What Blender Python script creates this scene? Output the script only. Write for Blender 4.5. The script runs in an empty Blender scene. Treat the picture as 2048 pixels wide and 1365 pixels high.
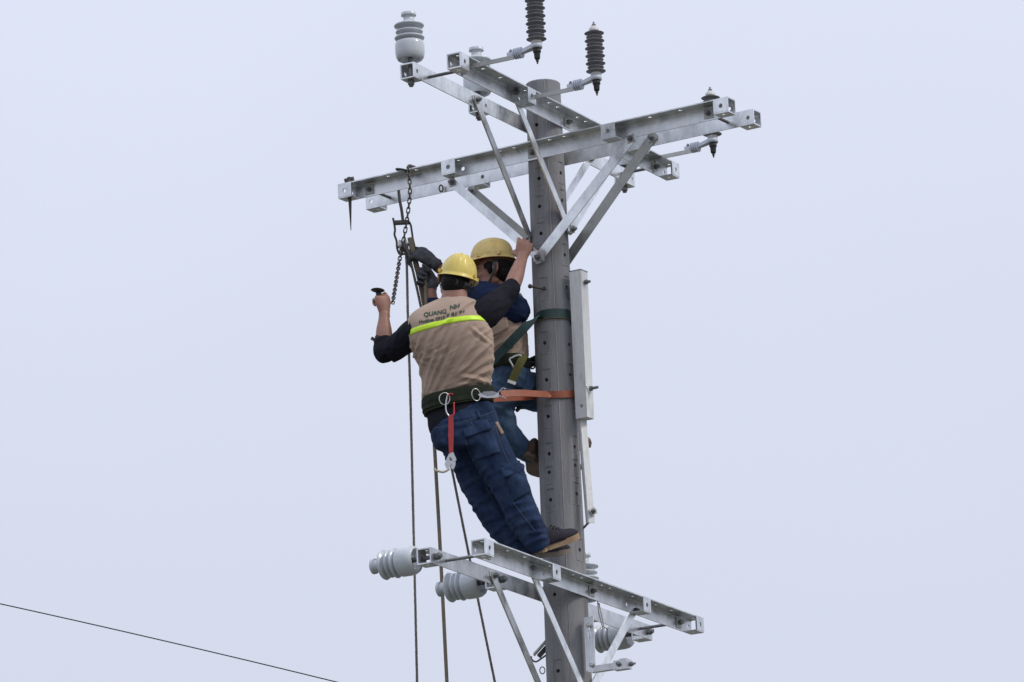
import bpy, bmesh, math, random
from math import sin, cos, pi, radians, sqrt
from mathutils import Vector, Matrix, noise
from mathutils.bvhtree import BVHTree

random.seed(4)
C = bpy.context.scene.collection
SC = bpy.context.scene

# ------------------------------------------------------------------ camera
FPX = 10366.0                       # focal length in photograph pixels (2048 wide)
YAW, PIT, ROL = -0.00842, 0.26262, -0.04216
CAM = Vector((0, -26.0, 1.6))
FW = Vector((sin(YAW)*cos(PIT), cos(YAW)*cos(PIT), sin(PIT)))
R0 = Vector((cos(YAW), -sin(YAW), 0)); U0 = R0.cross(FW)
RT = R0*cos(ROL) + U0*sin(ROL); UP = -R0*sin(ROL) + U0*cos(ROL)
cd = bpy.data.cameras.new('camera'); cam = bpy.data.objects.new('camera', cd); C.objects.link(cam)
M3 = Matrix((RT, UP, -FW)).transposed()
cam.matrix_world = Matrix.Translation(CAM) @ M3.to_4x4()
cd.sensor_width = 36; cd.lens = FPX/2048*36; cd.clip_start = .5; cd.clip_end = 3000
SC.camera = cam

# ------------------------------------------------------------------ sky and sun (bright overcast)
SUN_EL, SUN_AZ = radians(42), radians(110)      # azimuth clockwise from +Y: to the right and a little behind the camera
w = bpy.data.worlds.new('World'); SC.world = w; w.use_nodes = True
nt = w.node_tree; nt.nodes.clear()
def N(nt, t, **k):
    n = nt.nodes.new(t)
    for a, b in k.items(): setattr(n, a, b)
    return n
out = N(nt, 'ShaderNodeOutputWorld')
sky = N(nt, 'ShaderNodeTexSky', sky_type='NISHITA', sun_disc=False, sun_elevation=SUN_EL, sun_rotation=SUN_AZ)
bgs = N(nt, 'ShaderNodeBackground'); bgs.inputs[1].default_value = .07
nt.links.new(sky.outputs[0], bgs.inputs[0])
tc = N(nt, 'ShaderNodeTexCoord'); sp = N(nt, 'ShaderNodeSeparateXYZ'); nt.links.new(tc.outputs['Generated'], sp.inputs[0])
mr = N(nt, 'ShaderNodeMapRange'); mr.inputs['From Min'].default_value = 0; mr.inputs['From Max'].default_value = 1
mr.inputs['To Min'].default_value = 1; mr.inputs['To Max'].default_value = 2.0
nt.links.new(sp.outputs[2], mr.inputs[0])
nz = N(nt, 'ShaderNodeTexNoise'); nz.inputs['Scale'].default_value = 5; nz.inputs['Detail'].default_value = 4
nt.links.new(tc.outputs['Generated'], nz.inputs[0])
mr2 = N(nt, 'ShaderNodeMapRange'); mr2.inputs['To Min'].default_value = .96; mr2.inputs['To Max'].default_value = 1.04
nt.links.new(nz.outputs[0], mr2.inputs[0])
mu = N(nt, 'ShaderNodeMath', operation='MULTIPLY'); nt.links.new(mr.outputs[0], mu.inputs[0]); nt.links.new(mr2.outputs[0], mu.inputs[1])
bgo = N(nt, 'ShaderNodeBackground'); bgo.inputs[0].default_value = (.570, .607, .716, 1)
nt.links.new(mu.outputs[0], bgo.inputs[1])
mx = N(nt, 'ShaderNodeMixShader'); mx.inputs[0].default_value = .96
nt.links.new(bgs.outputs[0], mx.inputs[1]); nt.links.new(bgo.outputs[0], mx.inputs[2]); nt.links.new(mx.outputs[0], out.inputs[0])
sl = bpy.data.lights.new('sun', 'SUN'); sl.energy = 1.5; sl.angle = radians(14); sl.color = (1, .94, .84)
so = bpy.data.objects.new('sun', sl); C.objects.link(so)
sd = Vector((sin(SUN_AZ)*cos(SUN_EL), cos(SUN_AZ)*cos(SUN_EL), sin(SUN_EL)))
so.rotation_euler = sd.to_track_quat('Z', 'Y').to_euler(); so.location = (20, -20, 40)
SC.view_settings.view_transform = 'Standard'; SC.view_settings.look = 'None'
SC.view_settings.exposure = 0; SC.view_settings.gamma = 1; SC.view_settings.use_curve_mapping = False

# ------------------------------------------------------------------ helpers
def ray(px, py):
    return (FW*FPX + RT*(px-1024) + UP*(682.5-py)).normalized()
def at(px, py, Y):
    """world point at depth Y seen at this place of the photograph (used to measure positions)"""
    d = ray(px, py); return CAM + d*((Y-CAM.y)/d.y)
def on_plane(px, py, n, off):
    d = ray(px, py); return CAM + d*((off - n.dot(CAM))/n.dot(d))
PX = 0.00258                         # metres per photograph pixel at the pole

class MB:
    def __init__(s): s.v = []; s.f = []; s.sm = []
    def add(s, vs, fs, smooth=False):
        k = len(s.v); s.v += [Vector(q) for q in vs]
        s.f += [tuple(i+k for i in f) for f in fs]; s.sm += [smooth]*len(fs); return s
    def box(s, c, h, M=None):
        """box with centre c, half sizes h, M a 3x3 whose columns are its axes"""
        M = M or Matrix.Identity(3); c = Vector(c)
        vs = [c + M @ Vector((x*h[0], y*h[1], z*h[2])) for x in (-1, 1) for y in (-1, 1) for z in (-1, 1)]
        return s.add(vs, [(0,1,3,2),(4,6,7,5),(0,4,5,1),(2,3,7,6),(0,2,6,4),(1,5,7,3)])
    def lo(s, lo, hi): return s.box([(a+b)/2 for a, b in zip(lo, hi)], [(b-a)/2 for a, b in zip(lo, hi)])
    def prism(s, poly, a, b, smooth=False):
        """poly: list of offsets (Vectors) swept from a to b"""
        n = len(poly); vs = [Vector(a)+p for p in poly] + [Vector(b)+p for p in poly]
        s.add(vs, [(i, (i+1) % n, n+(i+1) % n, n+i) for i in range(n)], smooth)
        return s.add(vs, [tuple(range(n))[::-1], tuple(range(n, 2*n))])
    def rod(s, a, b, r, n=12, r2=None, smooth=True):
        a, b = Vector(a), Vector(b); t = (b-a).normalized(); q = perp(t); p = t.cross(q); r2 = r if r2 is None else r2
        vs = [a+(q*cos(2*pi*i/n)+p*sin(2*pi*i/n))*r for i in range(n)] + [b+(q*cos(2*pi*i/n)+p*sin(2*pi*i/n))*r2 for i in range(n)]
        s.add(vs, [(i, (i+1) % n, n+(i+1) % n, n+i) for i in range(n)], smooth)
        return s.add(vs, [tuple(range(n))[::-1], tuple(range(n, 2*n))])
    def nut(s, c, t, r, h): t = Vector(t).normalized(); c = Vector(c); return s.rod(c-t*h/2, c+t*h/2, r, 6, smooth=False)
    def lathe(s, prof, o=(0,0,0), ax=(0,0,1), n=32, smooth=True):
        o = Vector(o); t = Vector(ax).normalized(); q = perp(t); p = t.cross(q); vs = []; fs = []
        for r, z in prof:
            vs += [o+t*z+(q*cos(2*pi*i/n)+p*sin(2*pi*i/n))*max(r, 1e-5) for i in range(n)]
        for k in range(len(prof)-1):
            for i in range(n): fs.append((k*n+i, k*n+(i+1) % n, (k+1)*n+(i+1) % n, (k+1)*n+i))
        return s.add(vs, fs, smooth)
    def tube(s, pts, r, n=8, closed=False, caps=True, flat=None, smooth=True):
        """r a number or one per point; flat=(vector, ratio) squashes the section along vector"""
        pts = [Vector(p) for p in pts]; m = len(pts); vs = []; fs = []; q = None
        for i, p in enumerate(pts):
            a = pts[(i-1) % m] if (closed or i) else p; b = pts[(i+1) % m] if (closed or i < m-1) else p
            t = (b-a).normalized()
            q = perp(t) if q is None else (q - t*q.dot(t)).normalized()
            if flat: q = (Vector(flat[0]) - t*Vector(flat[0]).dot(t)).normalized()
            k = t.cross(q); rr = r[i] if hasattr(r, '__len__') else r
            vs += [p + (q*cos(2*pi*j/n)*(flat[1] if flat else 1) + k*sin(2*pi*j/n))*rr for j in range(n)]
        for i in range(m if closed else m-1):
            for j in range(n): fs.append((i*n+j, i*n+(j+1) % n, ((i+1) % m)*n+(j+1) % n, ((i+1) % m)*n+j))
        if caps and not closed: fs += [tuple(range(n))[::-1], tuple(range((m-1)*n, m*n))]
        return s.add(vs, fs, smooth)
    def ball(s, c, r, M=None, n=20):
        c = Vector(c); r = r if hasattr(r, '__len__') else (r, r, r); M = M or Matrix.Identity(3); vs = []; fs = []; m = n//2
        for i in range(m+1):
            th = pi*i/m
            for j in range(n):
                ph = 2*pi*j/n
                vs.append(c + M @ Vector((r[0]*sin(th)*cos(ph), r[1]*sin(th)*sin(ph), r[2]*cos(th))))
        for i in range(m):
            for j in range(n): fs.append((i*n+j, (i+1)*n+j, (i+1)*n+(j+1) % n, i*n+(j+1) % n))
        return s.add(vs, fs, True)
    def loft(s, P, A, B=None, S=(1,0,0), n=24, sub=5):
        B = B or A; rings = loft_rings(P, A, B, S, n, sub); m = len(rings); vs = [p for r in rings for p in r]; fs = []
        for i in range(m-1):
            for j in range(n): fs.append((i*n+j, i*n+(j+1) % n, (i+1)*n+(j+1) % n, (i+1)*n+j))
        fs += [tuple(range(n))[::-1], tuple(range((m-1)*n, m*n))]
        return s.add(vs, fs, True)
    def mesh(s, name, inv=None):
        me = bpy.data.meshes.new(name)
        vs = [inv @ q for q in s.v] if inv else s.v
        me.from_pydata([tuple(q) for q in vs], [], s.f)
        me.polygons.foreach_set('use_smooth', s.sm)
        bm = bmesh.new(); bm.from_mesh(me); bmesh.ops.remove_doubles(bm, verts=bm.verts, dist=1e-6)
        bmesh.ops.recalc_face_normals(bm, faces=bm.faces); bm.to_mesh(me); bm.free(); me.update()
        return me

def perp(t):
    a = Vector((0,0,1)) if abs(t.z) < .9 else Vector((1,0,0)); return t.cross(a).normalized()
def cr(a, b, c, d, t):
    return (b*2 + (c-a)*t + (a*2-b*5+c*4-d)*t*t + (b*3-a-c*3+d)*t**3)*.5
def spline(P, sub):
    o = []; n = len(P)
    for i in range(n-1):
        a, b, c, d = P[max(i-1,0)], P[i], P[i+1], P[min(i+2,n-1)]
        for k in range(sub): o.append(cr(a, b, c, d, k/sub))
    return o+[P[-1]]
def loft_rings(P, A, B, S, n, sub):
    P = [Vector(p) for p in P]
    S = [Vector(q) for q in S] if hasattr(S[0], '__len__') else [Vector(S)]*len(P)
    c = spline(P, sub); a = spline(list(map(float, A)), sub); b = spline(list(map(float, B)), sub); ss = spline(S, sub); R = []
    for i, p in enumerate(c):
        t = (c[min(i+1,len(c)-1)]-c[max(i-1,0)]).normalized(); q = (ss[i]-t*ss[i].dot(t)).normalized(); k = t.cross(q)
        R.append([p+q*a[i]*cos(2*pi*j/n)+k*b[i]*sin(2*pi*j/n) for j in range(n)])
    return R

def link(o, parent=None):
    C.objects.link(o)
    if parent: o.parent = parent
    return o
def root_of(o):
    m = Matrix.Identity(4)
    ch = []
    while o: ch.append(o); o = o.parent
    for q in reversed(ch): m = m @ q.matrix_basis
    return m
def obj(name, mb, mat, parent=None, world=True):
    """links ONE mesh object; a builder in world coordinates is brought into its parent's frame"""
    if isinstance(mb, MB): me = mb.mesh(name, root_of(parent).inverted() if parent and world else None)
    else:
        me = mb; me.name = name
        if parent and world: me.transform(root_of(parent).inverted())
    me.materials.clear(); me.materials.append(mat)
    return link(bpy.data.objects.new(name, me), parent)
def tag(o, label, cat, group=None):
    o['label'] = label; o['category'] = cat
    if group: o['group'] = group
    return o
def thing(name, label, cat, loc=(0,0,0), rz=0, group=None):
    o = bpy.data.objects.new(name, None); o.empty_display_size = .1; C.objects.link(o)
    o.location = loc; o.rotation_euler = (0,0,rz); return tag(o, label, cat, group)
def solo(name, mb, mat, label, cat, group=None):
    """a thing that is one mesh, with its origin at its lowest point's height under its middle"""
    xs = [v.x for v in mb.v]; ys = [v.y for v in mb.v]; zs = [v.z for v in mb.v]
    L = Vector(((min(xs)+max(xs))/2, (min(ys)+max(ys))/2, min(zs)))
    o = obj(name, mb.mesh(name, Matrix.Translation(-L)), mat); o.location = L
    return tag(o, label, cat, group)
def copy_tree(o, parent=None):
    c = o.copy(); C.objects.link(c)
    if parent: c.parent = parent
    for ch in list(o.children): copy_tree(ch, c)
    return c
def evaluated(me, mods):
    t = bpy.data.objects.new('tmp', me); C.objects.link(t); extra = []
    for ty, kw in mods:
        m = t.modifiers.new('m', ty)
        for k, v in kw.items():
            if k == 'object': v_o = bpy.data.objects.new('cut', v); C.objects.link(v_o); extra.append(v_o); v = v_o
            setattr(m, k, v)
    dg = bpy.context.evaluated_depsgraph_get(); r = bpy.data.meshes.new_from_object(t.evaluated_get(dg))
    for q in extra+[t]: bpy.data.objects.remove(q)
    return r
def cut(me, *cutters):
    return evaluated(me, [('BOOLEAN', dict(operation='DIFFERENCE', solver='EXACT', object=c.mesh('c'))) for c in cutters])
def remesh(mb, vox, smooth=3, fac=.5):
    me = evaluated(mb.mesh('r'), [('REMESH', dict(mode='VOXEL', voxel_size=vox)), ('SMOOTH', dict(iterations=smooth, factor=fac))])
    me.polygons.foreach_set('use_smooth', [True]*len(me.polygons)); return me
def displace(me, fn):
    ns = [v.normal.copy() for v in me.vertices]
    for v, n in zip(me.vertices, ns): v.co += n*fn(v.co, n)
    me.update(); return me
def folds(co, d, freq, seed=0., stretch=.16):
    """ridged noise drawn out along direction d: -1..1"""
    q = co - d*co.dot(d)*(1-stretch); q = q*freq + Vector((seed, seed*1.7, -seed))
    a = noise.noise(q); b = noise.noise(q*2.1+Vector((5,1,2)))
    return (1-3.2*abs(a))*.7 + b*.45
def bvh(me): return BVHTree.FromPolygons([v.co for v in me.vertices], [tuple(p.vertices) for p in me.polygons])
def hit(tree, px, py, off=0.):
    d = ray(px, py); p, n, i, _ = tree.ray_cast(CAM, d)
    if p is None: return None, None
    if n.dot(d) > 0: n = -n
    return p+n*off, n
def patch(tree, corners, off, thick, nu=10, nv=10, shape=None):
    """a sewn-on cloth piece: a grid laid on a surface, with thickness. corners: TL TR BR BL"""
    tl, tr, br, bl = [Vector((a, b, 0)) for a, b in corners]; top = []; bot = []
    last = None
    for i in range(nv+1):
        for j in range(nu+1):
            u, v = j/nu, i/nv; q = (tl*(1-u)+tr*u)*(1-v)+(bl*(1-u)+br*u)*v
            p, n = hit(tree, q.x, q.y)
            if p is None: p, n = last
            last = (p, n); e = shape(u, v) if shape else 1
            top.append(p+n*(off+thick*e)); bot.append(p+n*(off-.004))
    m = MB(); w_ = nu+1; k = len(top); fs = []
    for i in range(nv):
        for j in range(nu):
            a = i*w_+j; fs.append((a, a+1, a+w_+1, a+w_)); fs.append((k+a, k+a+w_, k+a+w_+1, k+a+1))
    rim = list(range(w_)) + [i*w_+nu for i in range(1, nv+1)] + [nv*w_+j for j in range(nu-1, -1, -1)] + [i*w_ for i in range(nv-1, 0, -1)]
    for a, b in zip(rim, rim[1:]+rim[:1]): fs.append((a, k+a, k+b, b))
    return m.add(top+bot, fs, True)

# ------------------------------------------------------------------ materials
def vary(m, lo, hi):
    """each object made of this material gets a slightly different brightness"""
    t = m.node_tree; b = t.nodes['Principled BSDF']; l = b.inputs['Base Color'].links[0]; src = l.from_socket
    oi = N(t, 'ShaderNodeObjectInfo'); r = N(t, 'ShaderNodeMapRange'); r.inputs['To Min'].default_value = lo; r.inputs['To Max'].default_value = hi
    t.links.new(oi.outputs['Random'], r.inputs[0]); h = N(t, 'ShaderNodeHueSaturation'); t.links.new(r.outputs[0], h.inputs['Value']); t.links.new(src, h.inputs['Color']); t.links.new(h.outputs[0], b.inputs['Base Color'])
    mp = next(n for n in t.nodes if n.type == 'MAPPING'); t.links.new(oi.outputs['Random'], mp.inputs['Location'])
def mat(name, col, rough=.6, metal=0., var=.12, vscale=6., bump=.0, bscale=60., spec=.5, col2=None, stretch=None, coat=0., rvar=0., detail=6, thr=None, sheen=0.):
    m = bpy.data.materials.new(name); m.use_nodes = True; t = m.node_tree; b = t.nodes['Principled BSDF']
    b.inputs['Roughness'].default_value = rough; b.inputs['Metallic'].default_value = metal
    b.inputs['Specular IOR Level'].default_value = spec; b.inputs['Coat Weight'].default_value = coat
    if sheen: b.inputs['Sheen Weight'].default_value = sheen
    tc = N(t, 'ShaderNodeTexCoord'); mp = N(t, 'ShaderNodeMapping'); t.links.new(tc.outputs['Object'], mp.inputs[0])
    if stretch: mp.inputs['Scale'].default_value = stretch
    nz = N(t, 'ShaderNodeTexNoise'); nz.inputs['Scale'].default_value = vscale; nz.inputs['Detail'].default_value = detail; nz.inputs['Roughness'].default_value = .65
    t.links.new(mp.outputs[0], nz.inputs[0])
    cr_ = N(t, 'ShaderNodeValToRGB'); lo, hi = thr or (.3, .7)
    cr_.color_ramp.elements[0].position = lo; cr_.color_ramp.elements[1].position = hi
    c2 = col2 or [min(1, c*(1+var)) for c in col]; c1 = col if col2 else [c*(1-var) for c in col]
    cr_.color_ramp.elements[0].color = (*c1, 1); cr_.color_ramp.elements[1].color = (*c2, 1)
    t.links.new(nz.outputs[0], cr_.inputs[0]); t.links.new(cr_.outputs[0], b.inputs['Base Color'])
    if rvar:
        r = N(t, 'ShaderNodeMapRange'); r.inputs['From Min'].default_value = .3; r.inputs['From Max'].default_value = .7
        r.inputs['To Min'].default_value = max(.03, rough-rvar); r.inputs['To Max'].default_value = rough+rvar
        t.links.new(nz.outputs[0], r.inputs[0]); t.links.new(r.outputs[0], b.inputs['Roughness'])
    if bump:
        n2 = N(t, 'ShaderNodeTexNoise'); n2.inputs['Scale'].default_value = bscale; n2.inputs['Detail'].default_value = 5
        t.links.new(mp.outputs[0], n2.inputs[0]); bp = N(t, 'ShaderNodeBump'); bp.inputs['Strength'].default_value = bump; bp.inputs['Distance'].default_value = .01
        t.links.new(n2.outputs[0], bp.inputs['Height']); t.links.new(bp.outputs[0], b.inputs['Normal'])
    return m
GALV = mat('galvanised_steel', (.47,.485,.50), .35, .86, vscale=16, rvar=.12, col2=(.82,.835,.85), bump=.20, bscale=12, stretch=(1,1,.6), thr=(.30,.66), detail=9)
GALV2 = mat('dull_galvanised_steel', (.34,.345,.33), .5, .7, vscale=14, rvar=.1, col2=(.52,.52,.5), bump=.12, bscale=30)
BOLT = mat('zinc_bolt', (.21,.21,.22), .5, .7, var=.3, vscale=60, bump=.1)
RUST = mat('dark_forged_steel', (.055,.05,.048), .55, .5, vscale=50, col2=(.12,.10,.09), bump=.2)
WHITE = mat('white_painted_steel', (.62,.63,.64), .5, .1, vscale=14, col2=(.72,.72,.70), bump=.08, bscale=30)
CONC = mat('spun_concrete', (.15,.149,.158), .85, 0, vscale=6, col2=(.285,.284,.296), bump=.25, bscale=90, stretch=(1,1,.35), thr=(.25,.78), detail=10)
CONC_L = mat('cement_seam', (.26,.25,.25), .9, 0, vscale=30, bump=.2)
PORC = mat('grey_white_porcelain', (.54,.575,.61), .28, 0, var=.06, vscale=8, coat=.4)
POLY = mat('grey_silicone', (.20,.20,.212), .65, 0, var=.15, vscale=20)
PLAS = mat('pale_moulded_plastic', (.58,.61,.68), .45, 0, var=.06)
BLACK = mat('black_plastic', (.03,.03,.034), .5, 0, var=.3)
CAPW = mat('white_cap', (.62,.60,.58), .5, 0, var=.05)
HATY = mat('yellow_hat_plastic', (.68,.50,.10), .38, 0, vscale=16, col2=(.79,.62,.15), coat=.15, rvar=.06)
HATD = mat('dusty_yellow_hat_plastic', (.60,.42,.12), .45, 0, vscale=16, col2=(.74,.55,.21), rvar=.08)
SKIN = mat('tanned_skin', (.27,.125,.085), .5, 0, vscale=18, col2=(.36,.18,.125), bump=.06, bscale=150)
SKIN_SHADED = mat('hat_shaded_skin', (.20,.085,.058), .5, 0, vscale=18, col2=(.28,.13,.09), bump=.06, bscale=150)  # tanned skin made darker: the shade under the hat put into its colour
HAIR = mat('black_hair', (.010,.009,.009), .55, 0, var=.4, vscale=80, bump=.5, bscale=180, spec=.12)
BEIGE = mat('beige_cotton', (.375,.275,.215), .9, 0, vscale=5, col2=(.45,.335,.265), bump=.15, bscale=350, sheen=.1, spec=.12)
SHIRT = mat('black_cotton', (.010,.011,.017), .9, 0, vscale=9, col2=(.019,.019,.026), bump=.2, bscale=300, spec=.12)
NAVY = mat('navy_cotton', (.010,.018,.050), .9, 0, vscale=9, col2=(.016,.030,.078), bump=.2, bscale=300, spec=.12)
DENIM = mat('dark_blue_denim', (.009,.017,.046), .85, 0, vscale=9, col2=(.036,.063,.134), bump=.25, bscale=260, detail=10, thr=(.32,.80), spec=.12)
DENIMP = mat('dark_blue_denim_pocket', (.010,.018,.046), .85, 0, vscale=14, col2=(.036,.062,.128), bump=.25, bscale=260, detail=10, spec=.12)
STITCH = mat('pale_stitching', (.10,.13,.19), .9, 0, vscale=60, spec=.12)
DENIML = mat('washed_blue_denim', (.035,.065,.125), .85, 0, vscale=8, col2=(.085,.14,.22), bump=.25, bscale=260, detail=10, spec=.12)
OLIVE = mat('dark_olive_webbing', (.022,.027,.018), .8, 0, vscale=30, col2=(.036,.042,.027), bump=.3, bscale=200, spec=.12)
OLIVEL = mat('olive_strap_webbing', (.105,.10,.035), .8, 0, vscale=30, col2=(.145,.135,.052), bump=.3, bscale=200, spec=.12)
GREEN = mat('dark_green_strap', (.010,.036,.034), .55, 0, vscale=20, col2=(.016,.052,.048), bump=.1, bscale=200)
EDGE = mat('tan_leather_edge', (.12,.085,.04), .8)
ORANGE = mat('orange_leather_strap', (.22,.052,.020), .5, 0, vscale=25, col2=(.33,.085,.035), bump=.15, bscale=120, thr=(.25,.75))
LIME = mat('lime_reflective_tape', (.62,.90,.035), .45, 0, var=.06, vscale=40)
INK = mat('green_print', (.035,.075,.045), .85, 0, var=.2)
WIRE = mat('dark_steel_wire_rope', (.11,.09,.08), .6, .2, vscale=60, col2=(.22,.185,.16))
TAN = mat('tan_cotton_rope', (.19,.155,.115), .9, 0, vscale=40, col2=(.27,.225,.17), bump=.3, bscale=300, spec=.12)
RED = mat('red_vinyl_grip', (.36,.022,.022), .4, 0, var=.15, vscale=20)
CHROME = mat('bright_steel', (.50,.50,.51), .3, .9, var=.08)
SHOE = mat('dark_purple_canvas', (.028,.025,.034), .85, 0, vscale=30, col2=(.048,.043,.054), bump=.25, bscale=300, spec=.12)
SOLE = mat('tan_rubber_sole', (.34,.22,.13), .8, 0, vscale=18, col2=(.44,.31,.20), bump=.2, bscale=90)
SOLED = mat('worn_brown_sole', (.085,.06,.045), .8, 0, vscale=22, col2=(.19,.135,.10), bump=.3, bscale=70)
GLOVE = mat('grey_knit_glove', (.060,.060,.069), .95, 0, vscale=40, col2=(.105,.105,.118), bump=.5, bscale=350, spec=.12)
HOOKM = mat('cream_painted_hook', (.42,.39,.30), .6, 0, vscale=30, col2=(.52,.48,.38))
WHITEP = mat('white_tip', (.7,.7,.7), .6)
EYEW = mat('eye_white', (.20,.17,.15), .3); EYEB = mat('dark_iris', (.01,.008,.006), .2)
def streaks(m, scale, lo, col=(.10,.085,.075)):
    """old water marks running down a surface"""
    t = m.node_tree; b = t.nodes['Principled BSDF']; src = b.inputs['Base Color'].links[0].from_socket
    tc = next(n for n in t.nodes if n.type == 'TEX_COORD'); mp = N(t, 'ShaderNodeMapping'); mp.inputs['Scale'].default_value = scale; t.links.new(tc.outputs['Object'], mp.inputs[0])
    nz = N(t, 'ShaderNodeTexNoise'); nz.inputs['Scale'].default_value = 1; nz.inputs['Detail'].default_value = 6; t.links.new(mp.outputs[0], nz.inputs[0])
    r = N(t, 'ShaderNodeMapRange'); r.inputs['From Min'].default_value = .52; r.inputs['From Max'].default_value = .74; r.inputs['To Max'].default_value = lo; t.links.new(nz.outputs[0], r.inputs[0])
    mx = N(t, 'ShaderNodeMixRGB'); mx.inputs[2].default_value = (*col, 1); t.links.new(r.outputs[0], mx.inputs[0]); t.links.new(src, mx.inputs[1]); t.links.new(mx.outputs[0], b.inputs['Base Color'])
streaks(CONC, (26,26,1.1), .75); streaks(WHITE, (40,40,9), .35, (.30,.28,.25)); streaks(PORC, (30,30,14), .22, (.30,.29,.26)); streaks(HATY, (28,28,22), .30, (.36,.27,.10)); streaks(HATD, (28,28,22), .4, (.30,.23,.11)); streaks(DENIM, (14,14,9), .5, (.05,.075,.12))
vary(GALV, .90, 1.16); vary(GALV2, .85, 1.15); vary(BOLT, .7, 1.3); vary(PORC, .95, 1.05)
GRASS = mat('grass_and_soil', (.07,.075,.05), .95, 0, vscale=.6, col2=(.14,.13,.11), bump=.4, bscale=8)

# ------------------------------------------------------------------ ground
g = MB(); g.add([(-900,-900,0),(900,-900,0),(900,900,0),(-900,900,0)], [(0,1,2,3)])
go = obj('ground', g, GRASS); go['kind'] = 'structure'

# ------------------------------------------------------------------ concrete pole
ZT = 9.983
def prad(z): return .0915 + .00766*(ZT-z)
pole = thing('utility_pole', 'tall round grey concrete pole with rows of small bolt holes', 'utility pole', (0,0,0))
n = 72; prof = [(prad(z), z) for z in (-1, 2, 4, 5, 6, 7, 8, 9, ZT-.006)]+[(prad(ZT)-.006, ZT), (0.0, ZT)]
pm = MB().lathe([(0.,-1)]+prof, n=n).mesh('shaft')
def pole_hit(px, py):
    Y = -.1
    for _ in range(12):
        p = at(px, py, Y); r = prad(p.z); Y = -sqrt(max(1e-6, r*r-p.x*p.x)) if abs(p.x) < r else -.01
    return at(px, py, Y)
HOLES = [(1073,250,0),(1077,357,1),(1078,413,1),(1081,467,1),(1087,577,1),(1088,686,1),(1092,760,1),(1095,833,1),(1097,908,2),(1097,945,3),(1100,1000,1),(1108,1189,1),(1115,1342,1),
         (1123,346,1),(1126,401,1),(1131,510,1),(1135,575,1),(1139,690,0),(1142,750,1),(1151,894,2),(1152,931,3),(1155,988,1),(1161,1100,1)]
marks, holes = MB(), MB()
for px, py, k in HOLES:
    p = pole_hit(px, py); r = Vector((p.x, p.y, 0)).normalized(); t = Vector((-r.y, r.x, 0)); z = Vector((0,0,1))
    M = Matrix((t, r, z)).transposed()
    if k:
        up, dn = {1: (.058,.056), 2: (.058,.040), 3: (.030,.056)}[k]
        marks.box(p+z*(up-dn)/2 + r*.0005, (.026, .0050, (up+dn)/2), M)
    holes.rod(p+r*.03, p-r*.05, .0105, 14)
lips = []
for px, py, k in HOLES:
    if not k: continue
    p = pole_hit(px, py); an = math.atan2(p.y, p.x); rr_ = random.Random(px*7+py)
    for up in (0, 1):
        if (up == 0 and k == 2) or (up == 1) : continue
        z_ = p.z-.0575; pts = []
        for i in range(7):
            a_ = an + (i/6-.5)*.052/prad(z_)*rr_.uniform(.9, 1.25); zz_ = z_ + rr_.uniform(-.002, .002) - .003*sin(pi*i/6)
            pts.append(Vector((cos(a_), sin(a_), 0))*(prad(zz_)+.0002)+Vector((0,0,zz_)))
        lips.append(MB().tube(pts, .0021, 5))
pm = cut(pm, marks, holes)
for f in pm.polygons: f.use_smooth = abs(f.normal.z) < .5 and f.area > .0002 and False
sh = obj('shaft', pm, CONC, pole)
# the shaft is many-sided and smooth; sharp only at the cut edges
pm.polygons.foreach_set('use_smooth', [True]*len(pm.polygons))
pm.set_sharp_from_angle(angle=radians(24))
seam = MB(); sq = []
for z in (0, 3, 6, 9.97):
    a = radians(-84); sq.append(Vector((cos(a), sin(a), 0))*(prad(z)+.0002)+Vector((0,0,z)))
seam.tube(sq, .0022, 6)
obj('mould_seam', seam, CONC_L, pole)
for m in lips: obj('cement_lip', m, CONC_L, pole)

# ------------------------------------------------------------------ double cross-arms
HB, WF, TH = .080, .079, .0065       # angle section: height, flange, thickness
def angle_mesh(holes_top, holes_leg):
    pts = [(0,0),(0,-HB),(TH,-HB),(TH,-TH-.006),(TH+.0018,-TH-.0018),(TH+.006,-TH),(WF,-TH),(WF,0)]
    m = MB(); m.prism([Vector((0, y, z)) for y, z in pts], (-1.2,0,0), (1.2,0,0)); c = MB()
    for x in holes_top: c.rod((x, WF*.55, -.05), (x, WF*.55, .05), .0112, 12)
    for x in holes_leg: c.rod((x, -.05, -.042), (x, .05, -.042), .0115, 12)
    return cut(m.mesh('angle'), c)
ANG = angle_mesh([-1.16,-.9,-.72,-.455,-.2,-.11,.11,.2,.455,.72,.9,1.16], [-1.165,-.455,.455,1.165])
def bracket_mesh():
    y0, L = WF+.0005, .0425
    m = MB()
    m.lo((-L, TH+.0005, -HB-.001), (L, y0, -HB+TH-.001)); m2 = MB().lo((-L, y0-TH, -HB+TH-.0008), (L, y0+.0015, -.0004-TH+.0065))
    c = MB().rod((0, y0-.03, -.042), (0, y0+.03, -.042), .0125, 14); c2 = MB().rod((0, .043, -HB-.03), (0, .043, -HB+.03), .0125, 14)
    a = cut(m.mesh('a'), c2); b = cut(m2.mesh('b'), c)
    bm = bmesh.new(); bm.from_mesh(a); bm.from_mesh(b); r = bpy.data.meshes.new('box_bracket'); bm.to_mesh(r); bm.free(); return r
BRK = bracket_mesh()
def washer(m, c, nrm, s=.026, rot=.0, t=.004):
    nrm = Vector(nrm).normalized(); a = Vector((0,0,1)); b = nrm.cross(a)
    a, b = a*cos(rot)+b*sin(rot), b*cos(rot)-a*sin(rot)
    m.box(Vector(c)+nrm*t/2, (s, s, t/2), Matrix((a, b, nrm)).transposed())

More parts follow.
